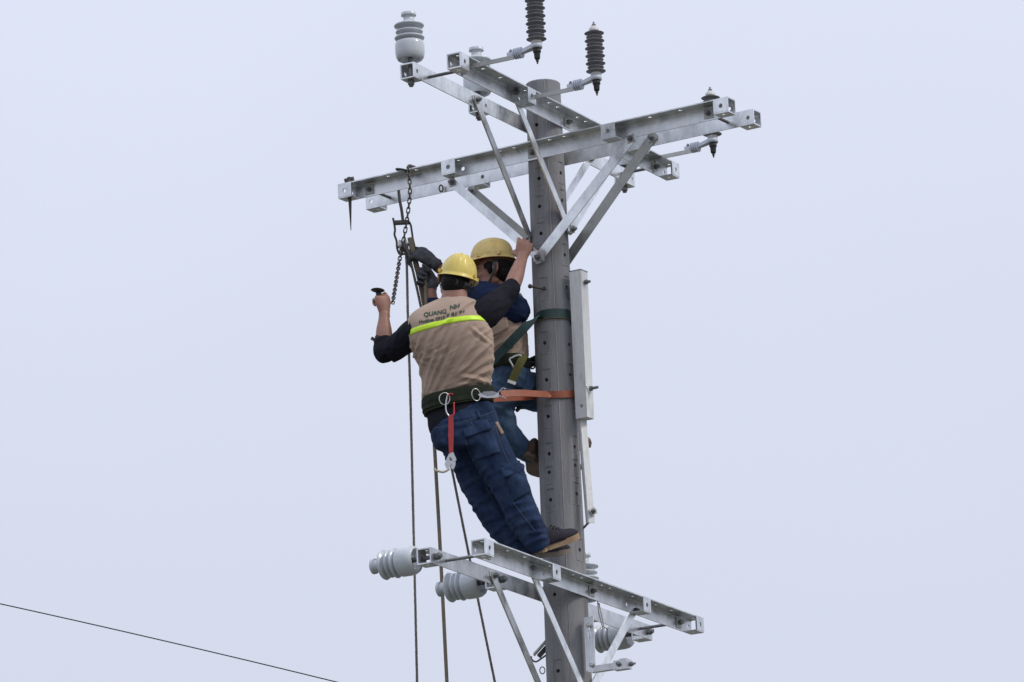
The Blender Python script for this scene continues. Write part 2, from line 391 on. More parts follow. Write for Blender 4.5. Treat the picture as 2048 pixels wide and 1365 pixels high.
ARM = {'upper': (1.08166, 9.80544, .0967), 'middle': (-.54299, 9.6244, .0930), 'lower': (1.09054, 7.28406, .1140)}
def arm_frame(k):
    phi, z, off = ARM[k]; d = Vector((cos(phi), sin(phi), 0)); nn = Vector((sin(phi), -cos(phi), 0)); return d, nn, z, off
def apos(k, t, y, z):
    """point of an arm: t along it, y outward from the pole axis on the camera's side, z above its top"""
    d, nn, z0, off = arm_frame(k); return d*t + nn*y + Vector((0,0,z0+z))
BOXES = {'upper': (-1.157, -.457, .457, 1.157), 'middle': (-1.157, -.50, .485, 1.157), 'lower': (-1.157, -.457, .540, 1.157)}
ALAB = {('upper',0): 'topmost galvanised cross-arm, passing in front of the pole with two arrester brackets',
        ('upper',1): 'topmost galvanised cross-arm behind the pole, carrying white pin insulators',
        ('middle',0): 'galvanised cross-arm rising to the right in front of the pole, with chain and spike',
        ('middle',1): 'galvanised cross-arm rising to the right behind the pole, lower of the rising pair',
        ('lower',0): 'lowest galvanised cross-arm, in front of the pole under the worker\'s shoe',
        ('lower',1): 'lowest galvanised cross-arm behind the pole, with insulators lying on their sides'}
for k in ARM:
    d, nn, z, off = arm_frame(k); phi = ARM[k][0]
    for side in (0, 1):
        sg = 1 if side == 0 else -1
        # local +y is outward from the pole
        rz = phi + (pi if side == 0 else 0)
        t = thing('cross_arm', ALAB[(k, side)], 'cross-arm', nn*off*sg + Vector((0,0,z)), rz, 'galvanised cross-arms on the pole')
        flip = -1 if side == 0 else 1
        link(bpy.data.objects.new('angle_beam', ANG), t)
        for x in BOXES[k]:
            b = link(bpy.data.objects.new('box_bracket', BRK), t); b.location = (x*flip, 0, 0)
ANG.materials.clear(); ANG.materials.append(GALV); BRK.materials.clear(); BRK.materials.append(GALV)

def through_bolt(a, b, label, ext=.035, r=.0085, wa=.027, nuts=(1,1), group='through bolts of the cross-arms', rot=0.):
    """a threaded rod from a to b clamping two plates, with square washers and nuts outside"""
    a, b = Vector(a), Vector(b); t = (b-a).normalized()
    o = thing('through_bolt', label, 'bolt', (a+b)/2, 0, group)
    obj('rod', MB().rod(a-t*ext, b+t*ext, r, 10), BOLT, o)
    for p, dr in ((a, -t), (b, t)):
        m = MB(); washer(m, p+dr*.0008, dr, wa, rot); obj('washer', m, GALV2, o)
        obj('nut', MB().nut(p+dr*.013, dr, .0135, .014), BOLT, o)
    return o
nm = {'upper': 'topmost pair of cross-arms', 'middle': 'rising pair of cross-arms', 'lower': 'lowest pair of cross-arms'}
for k in ARM:
    off = ARM[k][2]; y = off+TH
    for tt, w_ in ((-1.045, 'left'), (1.045, 'right')):
        through_bolt(apos(k, tt, -y, -.042), apos(k, tt, y, -.042), 'threaded rod across the %s near its %s end' % (nm[k], w_), rot=.4 if k == 'upper' else 0)
    through_bolt(apos(k, .055 if k != 'middle' else -.02, -y, -.042), apos(k, .055 if k != 'middle' else -.02, y, -.042), 'bolt through the pole clamping the %s' % nm[k])

# braces ---------------------------------------------------------------
def brace(a, b, nrm, label, w=.05, t=.006, leg=.045, legdir=1, top=True, mat_=GALV, name='brace', bolts=(1,1), flat=.07):
    """steel angle from a to b, wide face square to nrm, second leg along its upper edge; flattened ends with a bolt"""
    a, b = Vector(a), Vector(b); nrm = Vector(nrm).normalized(); e = (b-a).normalized(); u = nrm.cross(e).normalized()
    if (u.z < 0) == top: u = -u
    o = thing(name, label, 'brace', b, 0, 'steel braces under the cross-arms')
    m = MB(); M = Matrix((e, u, nrm)).transposed(); L = (b-a).length
    # face plate with chamfered ends
    h = w/2; c = .016
    out_ = [(-.03,-h+c),(-.03+c,-h),(L+.03-c,-h),(L+.03,-h+c),(L+.03,h-c),(L+.03-c,h),(-.03+c,h),(-.03,h-c)]
    vs = [a + e*x + u*y + nrm*z for z in (-t/2, t/2) for x, y in out_]
    m.add(vs, [tuple(range(8))[::-1], tuple(range(8,16))] + [(i, (i+1) % 8, 8+(i+1) % 8, 8+i) for i in range(8)])
    obj('face_plate', m, mat_, o)
    if leg:
        q = MB(); s = nrm*legdir; f = flat
        poly = [(f, 0), (f+.05, leg), (L-f-.05, leg), (L-f, 0)]
        vs = [a + e*x + u*(h-t*zz) + s*(t/2+.0004+y) for zz in (0, 1) for x, y in poly]
        q.add(vs, [(3,2,1,0), (4,5,6,7), (0,1,5,4), (1,2,6,5), (2,3,7,6), (3,0,4,7)])
        obj('edge_flange', q, mat_, o)
    for p, on in ((a, bolts[0]), (b, bolts[1])):
        if on:
            q = MB(); washer(q, p+nrm*(t/2+.0005), nrm, .021, .2, .0035); obj('washer', q, GALV2, o)
            q = MB().rod(p-nrm*.02, p+nrm*.034, .0075, 10); q.nut(p+nrm*(t/2+.012), nrm, .0145, .014); obj('bolt', q, BOLT, o)
    return o
dB, nB, zB, oB = arm_frame('middle'); dA, nA, zA, oA = arm_frame('upper'); dL, nL, zL, oL = arm_frame('lower')
pl = oB+TH+.004
jn = on_plane(1080, 517, nB, prad(8.8)+.012)
brace(on_plane(905, 366, nB, pl), jn+nB*.002, nB, 'wide brace from the left of the rising cross-arm, held by the worker\'s hand', .046, leg=0, t=.007)
t1 = dB.dot(on_plane(905, 366, nB, pl)); z1 = on_plane(905, 366, nB, pl).z
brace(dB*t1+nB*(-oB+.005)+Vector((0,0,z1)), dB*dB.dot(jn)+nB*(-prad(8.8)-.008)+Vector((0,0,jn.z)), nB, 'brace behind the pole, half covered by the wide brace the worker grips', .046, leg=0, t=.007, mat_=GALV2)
brace(on_plane(1262, 278, nB, pl), jn+nB*.012, nB, 'brace in front of the pole, from the right of the rising cross-arm', .056, leg=.045, legdir=-1)
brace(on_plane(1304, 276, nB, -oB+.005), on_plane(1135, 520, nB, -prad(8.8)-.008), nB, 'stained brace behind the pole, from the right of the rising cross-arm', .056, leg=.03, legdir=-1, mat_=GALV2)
pA = oA+TH+.004
kA = on_plane(1138, 460, nA, prad(9)+.012)
brace(on_plane(1027, 186, nA, oA-.005), kA, nA, 'long thin brace crossing the pole below the topmost cross-arm', .044, leg=0, t=.008)
brace(on_plane(952, 200, nA, -oA+.006), on_plane(1060, 476, nA, -prad(9)+.02), nA, 'thin brace passing left of the pole down from the topmost rear cross-arm', .044, leg=0, t=.008)
brace(on_plane(1245, 292, nA, oA-.005), kA+nA*.012, nA, 'brace right of the pole mostly hidden behind the wider brace', .044, leg=0, t=.008)
brace(on_plane(1180, 318, nA, -oA+.006), on_plane(1078, 480, nA, -prad(9)+.02), nA, 'short visible brace between pole and wide braces, behind the pole', .042, leg=0)
kL = on_plane(1172, 1392, nL, prad(6.4)+.012)
brace(on_plane(1061, 1137, nL, oL-.005), kL, nL, 'brace crossing the pole below the lowest front cross-arm', .048, leg=0, t=.008)
brace(on_plane(986, 1152, nL, -oL+.006), on_plane(1090, 1398, nL, -prad(6.4)+.02), nL, 'brace left of the pole below the lowest rear cross-arm', .048, leg=0, t=.008)
brace(on_plane(1268, 1222, nL, oL-.005), kL+nL*.012, nL, 'brace right of the pole below the lowest front cross-arm', .048, leg=0, t=.008)

# ------------------------------------------------------------------ pin insulators
def insulator_proto():
    t = thing('pin_insulator', '', 'insulator', (0,0,0), 0, 'white porcelain pin insulators')
    pr = [(.020,.035),(.040,.030),(.052,.010),(.058,.000),(.064,.003),(.072,.018),(.0755,.040),(.0755,.082),(.073,.094),(.064,.102),(.051,.106),
          (.055,.110),(.074,.113),(.0775,.119),(.074,.124),(.053,.129),(.045,.134),(.046,.142),(.068,.146),(.0705,.151),(.067,.156),(.050,.160),(.042,.165),
          (.048,.174),(.074,.178),(.0775,.184),(.075,.189),(.058,.197),(.044,.203),(.033,.210),(.028,.218),(.027,.226),(.030,.233),(.037,.240),(.0385,.247),(.036,.251),(.026,.253)]
    m = MB().lathe(pr, n=40)
    obj('porcelain_body', m, PORC, t)
    q = MB().lathe([(.0385,.238),(.0395,.252),(.034,.256),(.020,.254),(.012,.250),(0,.249)], n=40)
    obj('saddle_top', q, PORC, t)
    obj('pin', MB().rod((0,0,.04), (0,0,-.14), .0115, 12).rod((0,0,.03), (0,0,-.008), .0135, 12), BOLT, t)
    obj('nut', MB().nut((0,0,-.120), (0,0,1), .019, .018), BOLT, t)
    return t
ip = insulator_proto(); used = False
def put_ins(loc, axis, label):
    global used
    o = ip if not used else copy_tree(ip); used = True
    o.location = loc; o.rotation_euler = Vector(axis).to_track_quat('Z', 'Y').to_euler(); o['label'] = label
    return o
yi = -(oA+.043)
put_ins(apos('upper', -1.157, yi, .026), (0,0,1), 'white porcelain insulator standing at the far left end of the topmost cross-arm')
put_ins(apos('upper', -.457, yi, .026), (0,0,1), 'white porcelain insulator standing half hidden behind the topmost front cross-arm')
put_ins(apos('upper', 1.157, yi, .026), (0,0,1), 'white insulator almost hidden behind the rising cross-arms')
ye = -(oL+WF+.028)
put_ins(apos('lower', -1.150, ye, -.040), -nL, 'white insulator lying on its side, leftmost at the lowest cross-arm')
put_ins(apos('lower', -.480, ye, -.040), -nL, 'white insulator lying on its side behind the tan rope')
put_ins(apos('lower', 1.150, ye, -.040), -nL, 'white insulator lying on its side at right, behind the slotted bracket')
put_ins(apos('lower', .525, -(oL+.043), .026), (0,0,1), 'white insulator standing behind the pole near the shoe, only its sheds showing')

# ------------------------------------------------------------------ surge arresters on bracket bars
def arrester_proto():
    t = thing('surge_arrester', '', 'surge arrester', (0,0,0), 0, 'grey ribbed surge arresters')
    pr = [(.020,0.)]
    for i in range(11):
        z = .008+i*.0205; r = .0515 if i % 2 == 0 else .0435
        pr += [(.026, z-.007), (r-.004, z-.0025), (r, z), (r-.003, z+.0022), (.030, z+.0055), (.0255, z+.0075)]
    pr += [(.022, .228)]
    obj('shed_housing', MB().lathe(pr, n=40), POLY, t)
    obj('top_cap', MB().lathe([(.027,.226),(.027,.240),(.020,.243),(.018,.250),(0,.250)], n=24), CAPW, t)
    obj('terminal_stud', MB().rod((0,0,.249), (0,0,.275), .0055, 8).nut((0,0,.257), (0,0,1), .011, .010), BOLT, t)
    obj('bottom_cap', MB().lathe([(0,-.016),(.0275,-.016),(.0275,-.001),(.022,.001)], n=24), CAPW, t)
    # local -x points back to the cross-arm
    m = MB().lathe([(0,-.040),(.0285,-.040),(.0285,-.0165),(0,-.0165)], n=24)
    m.add([(-.015,-.022,-.018),(-.015,.022,-.018),(-.015,-.022,-.038),(-.015,.022,-.038),(-.085,-.014,-.034),(-.085,.014,-.034),(-.085,-.014,-.052),(-.085,.014,-.052)],
          [(0,1,5,4),(2,6,7,3),(0,4,6,2),(1,3,7,5),(4,5,7,6),(0,2,3,1)])
    m.lo((-.165,-.016,-.056), (-.084,.016,-.036))
    obj('insulating_bracket', m, PLAS, t)
    for i in range(4):
        x = -.088-i*.0125; q = MB().lathe([(0,-.0025),(.028,-.0025),(.0295,0),(.028,.0025),(0,.0025)], o=(x,0,-.045), ax=(1,0,0), n=20)
        obj('bracket_rib', q, PLAS, t)
    obj('disconnector', MB().lathe([(0,-.098),(.0125,-.098),(.0150,-.090),(.0165,-.066),(.0175,-.064),(.0205,-.062),(.0205,-.0405),(0,-.0405)], n=20), BLACK, t)
    obj('lower_terminal', MB().rod((0,0,-.100), (0,0,-.122), .0045, 8).rod((0,0,-.1), (0,0,-.110), .008, 8), RUST, t)
    obj('bolt', MB().rod((-.150,0,-.07), (-.150,0,-.018), .0055, 8).nut((-.150,0,-.030), (0,0,1), .010, .009), BOLT, t)
    m = MB().lo((-.400,-.020,-.0625), (-.125,.020,-.0562)); m.lo((-.400,-.020,-.0625-.016),(-.125,-.014,-.0626))
    obj('support_bar', m, GALV2, t)
    return t
ap = arrester_proto()
for i, (px, py, tt, lab) in enumerate(((1073, 82, -1.05, 'grey ribbed arrester cut off by the top of the picture'),
                                      (1192, 146, -.40, 'grey ribbed arrester standing above and right of the pole top'),
                                      (1425, 272, 1.02, 'grey ribbed arrester half hidden behind the right end of the rising cross-arms'))):
    o = ap if i == 0 else copy_tree(ap)
    y = oA+WF+.33
    # distance outward fixed by the bar; place along the arm where it is seen
    p = apos('upper', tt, y, .0); q = on_plane(px, py, dA, dA.dot(apos('upper', tt, 0, 0)))
    o.location = q; o.rotation_euler = (0, 0, math.atan2(nA.y, nA.x)); o['label'] = lab

# ------------------------------------------------------------------ square steel bar and hanging strip beside the pole
fB = Matrix((dB, -nB, Vector((0,0,1)))).transposed()
def ctr(px, py): return at(px, py, -.13)
zt_, zb_ = at(1159, 540, -.13).z, at(1175, 834, -.13).z
bc = Vector((.141, -.086, 0)); bt = thing('steel_box_bar', 'pale square steel bar fixed upright along the right of the pole', 'steel bar', bc+Vector((0,0,zb_)))
h = .0345
m = MB().box(bc+Vector((0,0,(zt_+zb_)/2)), (h, h, (zt_-zb_)/2), fB).mesh('bar')
c1 = MB().rod(bc+Vector((0,0,zb_+.062))+nB*.06+dB*.002, bc+Vector((0,0,zb_+.062))+nB*.015+dB*.002, .0105, 14)
obj('square_tube', cut(m, c1), WHITE, bt)
obj('top_plate', MB().box(bc+Vector((0,0,zt_+.002)), (h+.002, h+.002, .002), fB), BOLT, bt)
for zz, big in ((zt_-.062, 0), (zb_+.155, 1)):
    p = bc+Vector((0,0,zz))+dB*h
    q = MB().rod(p-dB*.01, p+dB*(.052 if big else .034), .0075, 10).nut(p+dB*.011, dB, .0135, .012); obj('bolt', q, BOLT, bt)
    if big: q = MB(); washer(q, p+dB*.0005, dB, .024, .6); obj('washer', q, WHITE, bt)
for z_ in (zb_+.1, zt_-.1): obj('spacer', MB().box(bc-dB*(h+.018)+Vector((0,0,z_)), (.018,.008,.03), fB), BOLT, bt)

a = at(1166, 835, -.075); b = at(1183, 1046, -.10)
st = thing('steel_strip', 'pale flat steel strip hanging below the square bar', 'steel strip', b)
e = (b-a).normalized(); nr = Vector((.50,-.86,0)); nr = (nr-e*nr.dot(e)).normalized(); u = e.cross(nr)
obj('strip', MB().box((a+b)/2, (.0185, (b-a).length/2, .003), Matrix((u, e, nr)).transposed()).box((a+b)/2+u*.0185-nr*.012, (.003, (b-a).length/2, .0088), Matrix((u, e, nr)).transposed()), WHITE, st)
p = at(1185, 1024, -.10)
q = MB(); washer(q, p+nr*.0035, nr, .019, .5); obj('washer', q, GALV2, st)
obj('bolt', MB().rod(p-nr*.02, p+nr*.03, .007, 10).nut(p+nr*.013, nr, .013, .012), BOLT, st)
rd = MB().rod(at(1186, 1036, -.06), at(1158, 1066, .02), .006, 8)
solo('stay_rod', rd, BOLT, 'thin dark rod from the strip\'s foot towards the pole', 'rod')
solo('step_nut', MB().nut(at(1163, 934, .0), (1,-.3,0), .016, .018).rod(at(1155, 934, .02), at(1168, 935, -.01), .008, 8), GALV2, 'small grey nut on the pole\'s right edge beside the pale strip', 'nut')
# bolt sticking out of the pole at left
p = pole_hit(1088, 578); tip = at(1060, 573, p.y-.05)
sb = thing('step_bolt', 'rusty bolt sticking out of the pole above the green strap', 'bolt', p)
obj('shank', MB().rod(p+(p-tip)*.3, tip, .0065, 10), RUST, sb); dd = (tip-p).normalized()
obj('head', MB().lathe([(0,-.006),(.0115,-.006),(.0115,.004),(.008,.008),(0,.008)], o=tip, ax=dd, n=16), RUST, sb)

# slotted bracket at the lower right
Lb = thing('slotted_bracket', 'galvanised slotted bracket with clamp arm at the lower right of the pole', 'bracket', at(1182, 1340, -.13))
pA0 = at(1182, 1342, -.135); pA1 = at(1180, 1234, -.135); hgt = (pA1-pA0).length; ez = Vector((0,0,1))
FA = Matrix((dB, nB, ez)).transposed()
mid = (pA0+pA1)/2; mid.x = (pA0.x+pA1.x)/2
pm2 = MB().box(mid, (.024, .003, hgt/2), FA).mesh('p')
slots = MB()
for s_, hh in ((.085, .012), (.045, .02)):
    slots.box(mid+ez*(s_)+dB*-.004, (.006,.02,hh), FA)
obj('slotted_plate', cut(pm2, slots), GALV, Lb)
obj('side_leg', MB().box(mid-dB*.0275-nB*.0132, (.003,.0165,hgt/2), FA), GALV, Lb)
a = pA0+ez*.004; b = a+nA*.150+ez*.0
EA = Matrix((nA, dA, ez)).transposed()
obj('arm', MB().box((a+b)/2+nA*.01, ((b-a).length/2-.004, .004, .019), EA).box((a+b)/2+nA*.01-ez*.0165+dA*-.0165, ((b-a).length/2-.004, .012, .0025), EA), GALV, Lb)
obj('clamp_block', MB().box(b+nA*.034-dA*.004, (.042, .022, .024), EA).box(b+nA*.052-dA*.030, (.022,.007,.027), EA), GALV, Lb)
obj('bolt', MB().rod(b+nA*.03-dA*.06, b+nA*.03+dA*.02, .007, 10).nut(b+nA*.03-dA*.040, dA, .013, .012).rod(b+nA*.05, b+nA*.105, .006, 8).nut(b+nA*.084, nA, .013, .010), BOLT, Lb)
for px, py in ((1178, 1252), (1184, 1331)):
    p = at(px, py, -.142); obj('bolt', MB().rod(p-nB*.012, p+nB*.02, .006, 8).nut(p+nB*.008, nB, .012, .010), GALV2, Lb)
# wire clip hanging under the lowest front arm
cl = MB(); p0, p1, p2 = at(1193, 1203, .10), at(1198, 1228, .10), at(1206, 1258, .10)
cl.tube([p0+Vector((-.012,0,.0)), p0+Vector((.004,0,.012)), p0+Vector((.006,0,-.01)), p1, p2, p2+Vector((-.012,0,-.008)), p2+Vector((-.014,0,.006))], .0035, 6)
cl.tube([p0+Vector((.012,0,-.01)), p1+Vector((.012,0,0)), p2+Vector((.006,0,.01)), p2+Vector((.024,0,-.006))], .0035, 6)
solo('wire_clip', cl, GALV2, 'bent steel wire clip hanging below the lowest front cross-arm, right of the pole', 'clip')
# bracket and ring behind the pole at the lower left
hk = thing('hook_bracket', 'dark steel hook bracket sticking out left of the pole at the bottom', 'bracket', at(1090, 1320, .05))
a, b = at(1092, 1283, .04), at(1068, 1310, .02); e = (b-a).normalized(); u = Vector((0,1,0)); nr = e.cross(u).normalized()
obj('plate', MB().box((a+b)/2, ((b-a).length/2, .03, .004), Matrix((e, u, nr)).transposed()), GALV2, hk)
obj('lining', MB().box((a+b)/2+Vector((.014,0,-.020)), ((b-a).length/2*.7, .02, .010), Matrix((e, u, nr)).transposed()), BLACK, hk)
obj('hook', MB().tube(spline([at(*q, .03) for q in ((1062,1313),(1064,1320),(1072,1324),(1082,1318),(1092,1311))], 5), .0045, 8), BOLT, hk)
rg = MB(); c0 = at(1089, 1341, .02)
rg.tube([c0+Vector((-.011+.013*cos(t_), 0, .018*sin(t_))) for t_ in [2*pi*i/20 for i in range(20)]], .003, 6, closed=True)
solo('wire_ring', rg, BOLT, 'small steel wire ring at the pole\'s left edge near the bottom', 'ring')

# ------------------------------------------------------------------ spike, chain, pulley block
sp_ = at(697, 395, .60)
dp = thing('drift_pin', 'dark tapered steel pin hanging through the left end of the rising cross-arm', 'steel pin', sp_)
topz = ARM['middle'][1]; ax = apos('middle', -1.150, oB+.043, 0)
ztip = at(698, 462, ax.y).z
obj('spike', MB().lathe([(0,ztip),(.002,ztip+.003),(.0095,ztip+.17),(.0105,topz+.03),(0,topz+.03)], o=(ax.x,ax.y,0), n=14), RUST, dp)
q = MB().nut((ax.x,ax.y,topz+.012), (0,0,1), .021, .020); q.ball((ax.x,ax.y,topz+.028), (.015,.015,.013))
q.rod((ax.x-.026,ax.y,topz+.018), (ax.x-.006,ax.y,topz+.022), .013, 8).rod((ax.x+.006,ax.y-.004,topz+.024), (ax.x+.026,ax.y-.006,topz+.026), .014, 8)
obj('head', q, RUST, dp)
tB = lambda px: (px-675-0)/325.0-1.2      # how far along the rising arm a column of the photograph lies
def chain_link(M, s=1.):
    pts = []
    for i in range(16):
        t_ = 2*pi*i/16; pts.append(Vector((.0085*cos(t_), 0, .0085*sin(t_) + (.0085 if sin(t_) > 0 else -.0085)))*s)
    return pts
LK = MB().tube(chain_link(None), .0033, 6, closed=True).mesh('link'); LK.materials.append(RUST)
def chain(path, label, origin=None):
    t = thing('chain', label, 'chain', path[-1], 0); P = spline([Vector(p) for p in path], 30); step = .0270; acc = 0; out_ = [P[0]]; prev = P[0]
    for p in P[1:]:
        acc += (p-prev).length; prev = p
        if acc >= step: out_.append(p.copy()); acc -= step
    for i in range(len(out_)-1):
        a, b = out_[i], out_[i+1]; e = (b-a).normalized(); o = link(bpy.data.objects.new('link', LK), t)
        s = Vector((1,.35,0)) if i % 2 else Vector((-.35,1,0)); s = (s-e*s.dot(e)).normalized()
        o.matrix_basis = Matrix.Translation(-t.location) @ Matrix.Translation((a+b)/2) @ Matrix((s, e.cross(s)*-1, e)).transposed().to_4x4()
    return t
Yc = apos('middle', tB(822), oB+.03, 0).y
cp = [apos('middle', tB(822)+.0, oB+WF+.006, .01), at(820, 380, Yc-.08), at(816, 425, Yc-.08), at(809, 470, Yc-.07), at(801, 510, Yc-.05), at(796, 540, Yc-.15), at(788, 590, -.12), at(785, 608, -.20)]
chain(cp, 'dark steel chain hanging from the rising cross-arm past the pulley')
# clamp over the arm
sk = thing('chain_shackle', 'dark green shackle resting on top of the rising cross-arm above the chain', 'shackle', apos('middle', tB(812), oB+.04, .0))
c0 = at(805, 341, apos('middle', tB(805), oB+.09, 0).y)
ring = [c0+dB*(.034*cos(t_))+nB*(.028*sin(t_))+Vector((0,0,.010*cos(t_)*-1)) for t_ in [2*pi*i/24 for i in range(24)]]
obj('ring', MB().tube(ring, .0062, 8, closed=True), mat('green_black_steel', (.035,.05,.045), .45, .4), sk)
c1 = apos('middle', tB(820), oB+.045, .012)
obj('clamp', MB().box(c1, (.022,.012,.008), fB).nut(c1+Vector((-.006,0,.01)), (0,0,1), .014, .012), RUST, sk)
# small ring hanging below the arm
c0 = apos('middle', tB(836), -oB+.02, -.062); rr = MB().tube([c0+Vector((.010*cos(t_), 0, .018*sin(t_))) for t_ in [2*pi*i/20 for i in range(20)]], .0045, 6, closed=True)
solo('hanging_ring', rr, RUST, 'small black ring hanging between the rising cross-arms right of the chain', 'ring')
# hanging strap
Yp = Yc-.02
hs = MB(); pts = spline([at(796, 368, Yp+.14), at(799, 398, Yp+.10), at(803, 420, Yp+.04), at(806, 443, Yp)], 6)
hs.tube(pts, .0085, 10, flat=((0,1,0), .35))
solo('hanging_strap', hs, mat('dark_webbing', (.06,.055,.055), .8), 'dark strap from the rising cross-arm to the pulley frame', 'strap')
pf = thing('pulley_block', 'old steel pulley block hanging under the left half of the rising cross-arm', 'pulley', at(808, 512, Yp))
q = MB(); q.box(at(804, 445.5, Yp), (.040,.018,.0085)); obj('top_bar', q, RUST, pf)
q = MB(); q.tube([at(819, 445, Yp-.0), at(822, 452, Yp), at(826, 480, Yp), at(829, 492, Yp)], .0055, 8, flat=((0,1,0), 2.2)); obj('side_plate', q, RUST, pf)
q = MB(); q.tube(spline([at(*a_, Yp) for a_ in ((786,437),(788,446),(790,460),(789,470),(793,482),(794,496),(798,507),(804,511))], 4), .0058, 8, flat=((0,1,0), 1.8)); obj('side_plate', q, RUST, pf)
q = MB(); q.tube([at(797, 506, Yp), at(806, 509, Yp), at(818, 505, Yp), at(822, 497, Yp)], .006, 8); obj('bottom_hook', q, RUST, pf)
wc = at(807, 492, Yp); wa = Vector((.94,-.30,.10)).normalized()
q = MB().lathe([(0,-.017),(.034,-.017),(.037,-.013),(.026,-.003),(.026,.003),(.037,.013),(.034,.017),(0,.017)], o=wc, ax=wa, n=28); obj('wheel', q, GALV2, pf)
obj('axle', MB().rod(wc-wa*.034, wc+wa*.050, .007, 10).nut(wc+wa*.050, wa, .014, .014), RUST, pf)

# ropes
def twisted(path, r, name, mat_, label, pitch=.042, sides=5, strands=3, cat='rope'):
    P = [Vector(p) for p in path]; L = sum((b-a).length for a, b in zip(P, P[1:])); K = int(L/pitch*9); S = spline(P, max(2, K//(len(P)-1))); m = MB()
    for s in range(strands):
        pts = []; ln = 0
        for i, p in enumerate(S):
            if i: ln += (p-S[i-1]).length
            t = (S[min(i+1,len(S)-1)]-S[max(i-1,0)]).normalized(); q = perp(t); k = t.cross(q); a = 2*pi*(ln/pitch+s/strands)
            pts.append(p+(q*cos(a)+k*sin(a))*r*.52)
        m.tube(pts, r*.55, sides)
    return solo(name, m, mat_, label, cat)
twisted([at(806, 500, Yp-.01), at(813, 520, Yp-.02), at(816, 640, Yp-.10), at(821, 800, Yp-.2), at(827, 1050, Yp-.3), at(835, 1400, Yp-.4)], .0072, 'wire_rope', WIRE, 'dark twisted rope hanging straight down at the far left of the ropes')
twisted([at(812, 488, Yp-.045), at(821, 522, Yp-.04), at(842, 615, Yp-.03), at(870, 760, Yp), at(905, 945, Yp), at(948, 1160, Yp), at(1000, 1415, Yp)], .0072, 'wire_rope', WIRE, 'dark twisted rope slanting down past the seat of the jeans to the lower right')
tr = MB(); tr.tube(spline([at(820, 476, Yp-.03), at(825, 500, Yp-.03), at(836, 545, Yp-.015), at(851, 620, Yp), at(868, 720, Yp+.05)], 6), [.015]*6+[.0155]*6+[.014]*12+[.012], 10, flat=((0,1,0), .55))
solo('strap_loop', tr, TAN, 'flat tan strap running from the pulley down beside the gloved hands', 'strap')
tr = MB(); tr.tube(spline([at(850, 545, .20), at(853, 615, .20), at(862, 760, .19), at(868, 875, .18), at(881, 1110, .17), at(896, 1410, .15)], 8), .0098, 10, flat=((0,1,0), .7))
solo('tan_rope', tr, TAN, 'tan rope gripped by the lower gloved hand, falling to the bottom of the picture', 'rope')

# far overhead cable
P = []
for i in range(25):
    u = -.6+i*.075; px = 675*u
    py = 1208 + (157*u) + 9*u*(u-1)
    P.append(at(px, py, 34))
solo('overhead_cable', MB().tube(P, .0075, 6), BLACK, 'thin black overhead cable crossing the lower left sky', 'cable')


# ------------------------------------------------------------------ people
X, Yv, Z = Vector((1,0,0)), Vector((0,1,0)), Vector((0,0,1))
IR, IU = RT.copy(), UP.copy()                        # image right / up as world directions
IR.y = 0; IU.y = 0; IR.normalize(); IU.normalize()
def im(a, b, y=0.): return (IR*a+IU*b+Yv*y).normalized()
def A3(q): return at(*q[:3])

LEAN = [(560,-.45),(598,-.452),(616,-.475),(650,-.50),(690,-.495),(740,-.455),(800,-.415),(850,-.425),(900,-.445),(1000,-.45)]
def lean(py):
    """the front worker leans back a little on his strap: how deep his trunk lies at each height"""
    for (a, u), (b, v) in zip(LEAN, LEAN[1:]):
        if py <= b: t = max(0, (py-a)/(b-a)); t = t*t*(3-2*t)*.5+t*.5; return u+(v-u)*t
    return LEAN[-1][1]
FY = -.45
def torso(mb, rings, n=28, sub=5, ex=2.4):
    """rings: (px, py, Y, half width px, half depth m, slope) ; cross-sections stay level in depth, tilted by slope"""
    P = [at(r[0], r[1], lean(r[1]) if r[2] == FY else r[2]) for r in rings]; S = [(IR - IU*r[5]) for r in rings]
    c = spline(P, sub); a = spline([r[3]*PX for r in rings], sub); b = spline([float(r[4]) for r in rings], sub); ss = spline(S, sub); vs = []; fs = []
    pw = lambda v: math.copysign(abs(v)**(2/ex), v)
    for i in range(len(c)):
        vs += [c[i]+ss[i]*a[i]*pw(cos(2*pi*j/n))+Yv*b[i]*pw(sin(2*pi*j/n)) for j in range(n)]
    m = len(c)
    for i in range(m-1):
        for j in range(n): fs.append((i*n+j, i*n+(j+1) % n, (i+1)*n+(j+1) % n, (i+1)*n+j))
    fs += [tuple(range(n))[::-1], tuple(range((m-1)*n, m*n))]
    return mb.add(vs, fs, True)
def limb(mb, pts, n=18, sub=5, grow=1., flat=1.):
    """pts: (px, py, Y, radius px)"""
    return mb.loft([A3(p) for p in pts], [p[3]*PX*grow for p in pts], [p[3]*PX*grow*flat for p in pts], S=(0,1,0), n=n, sub=sub)

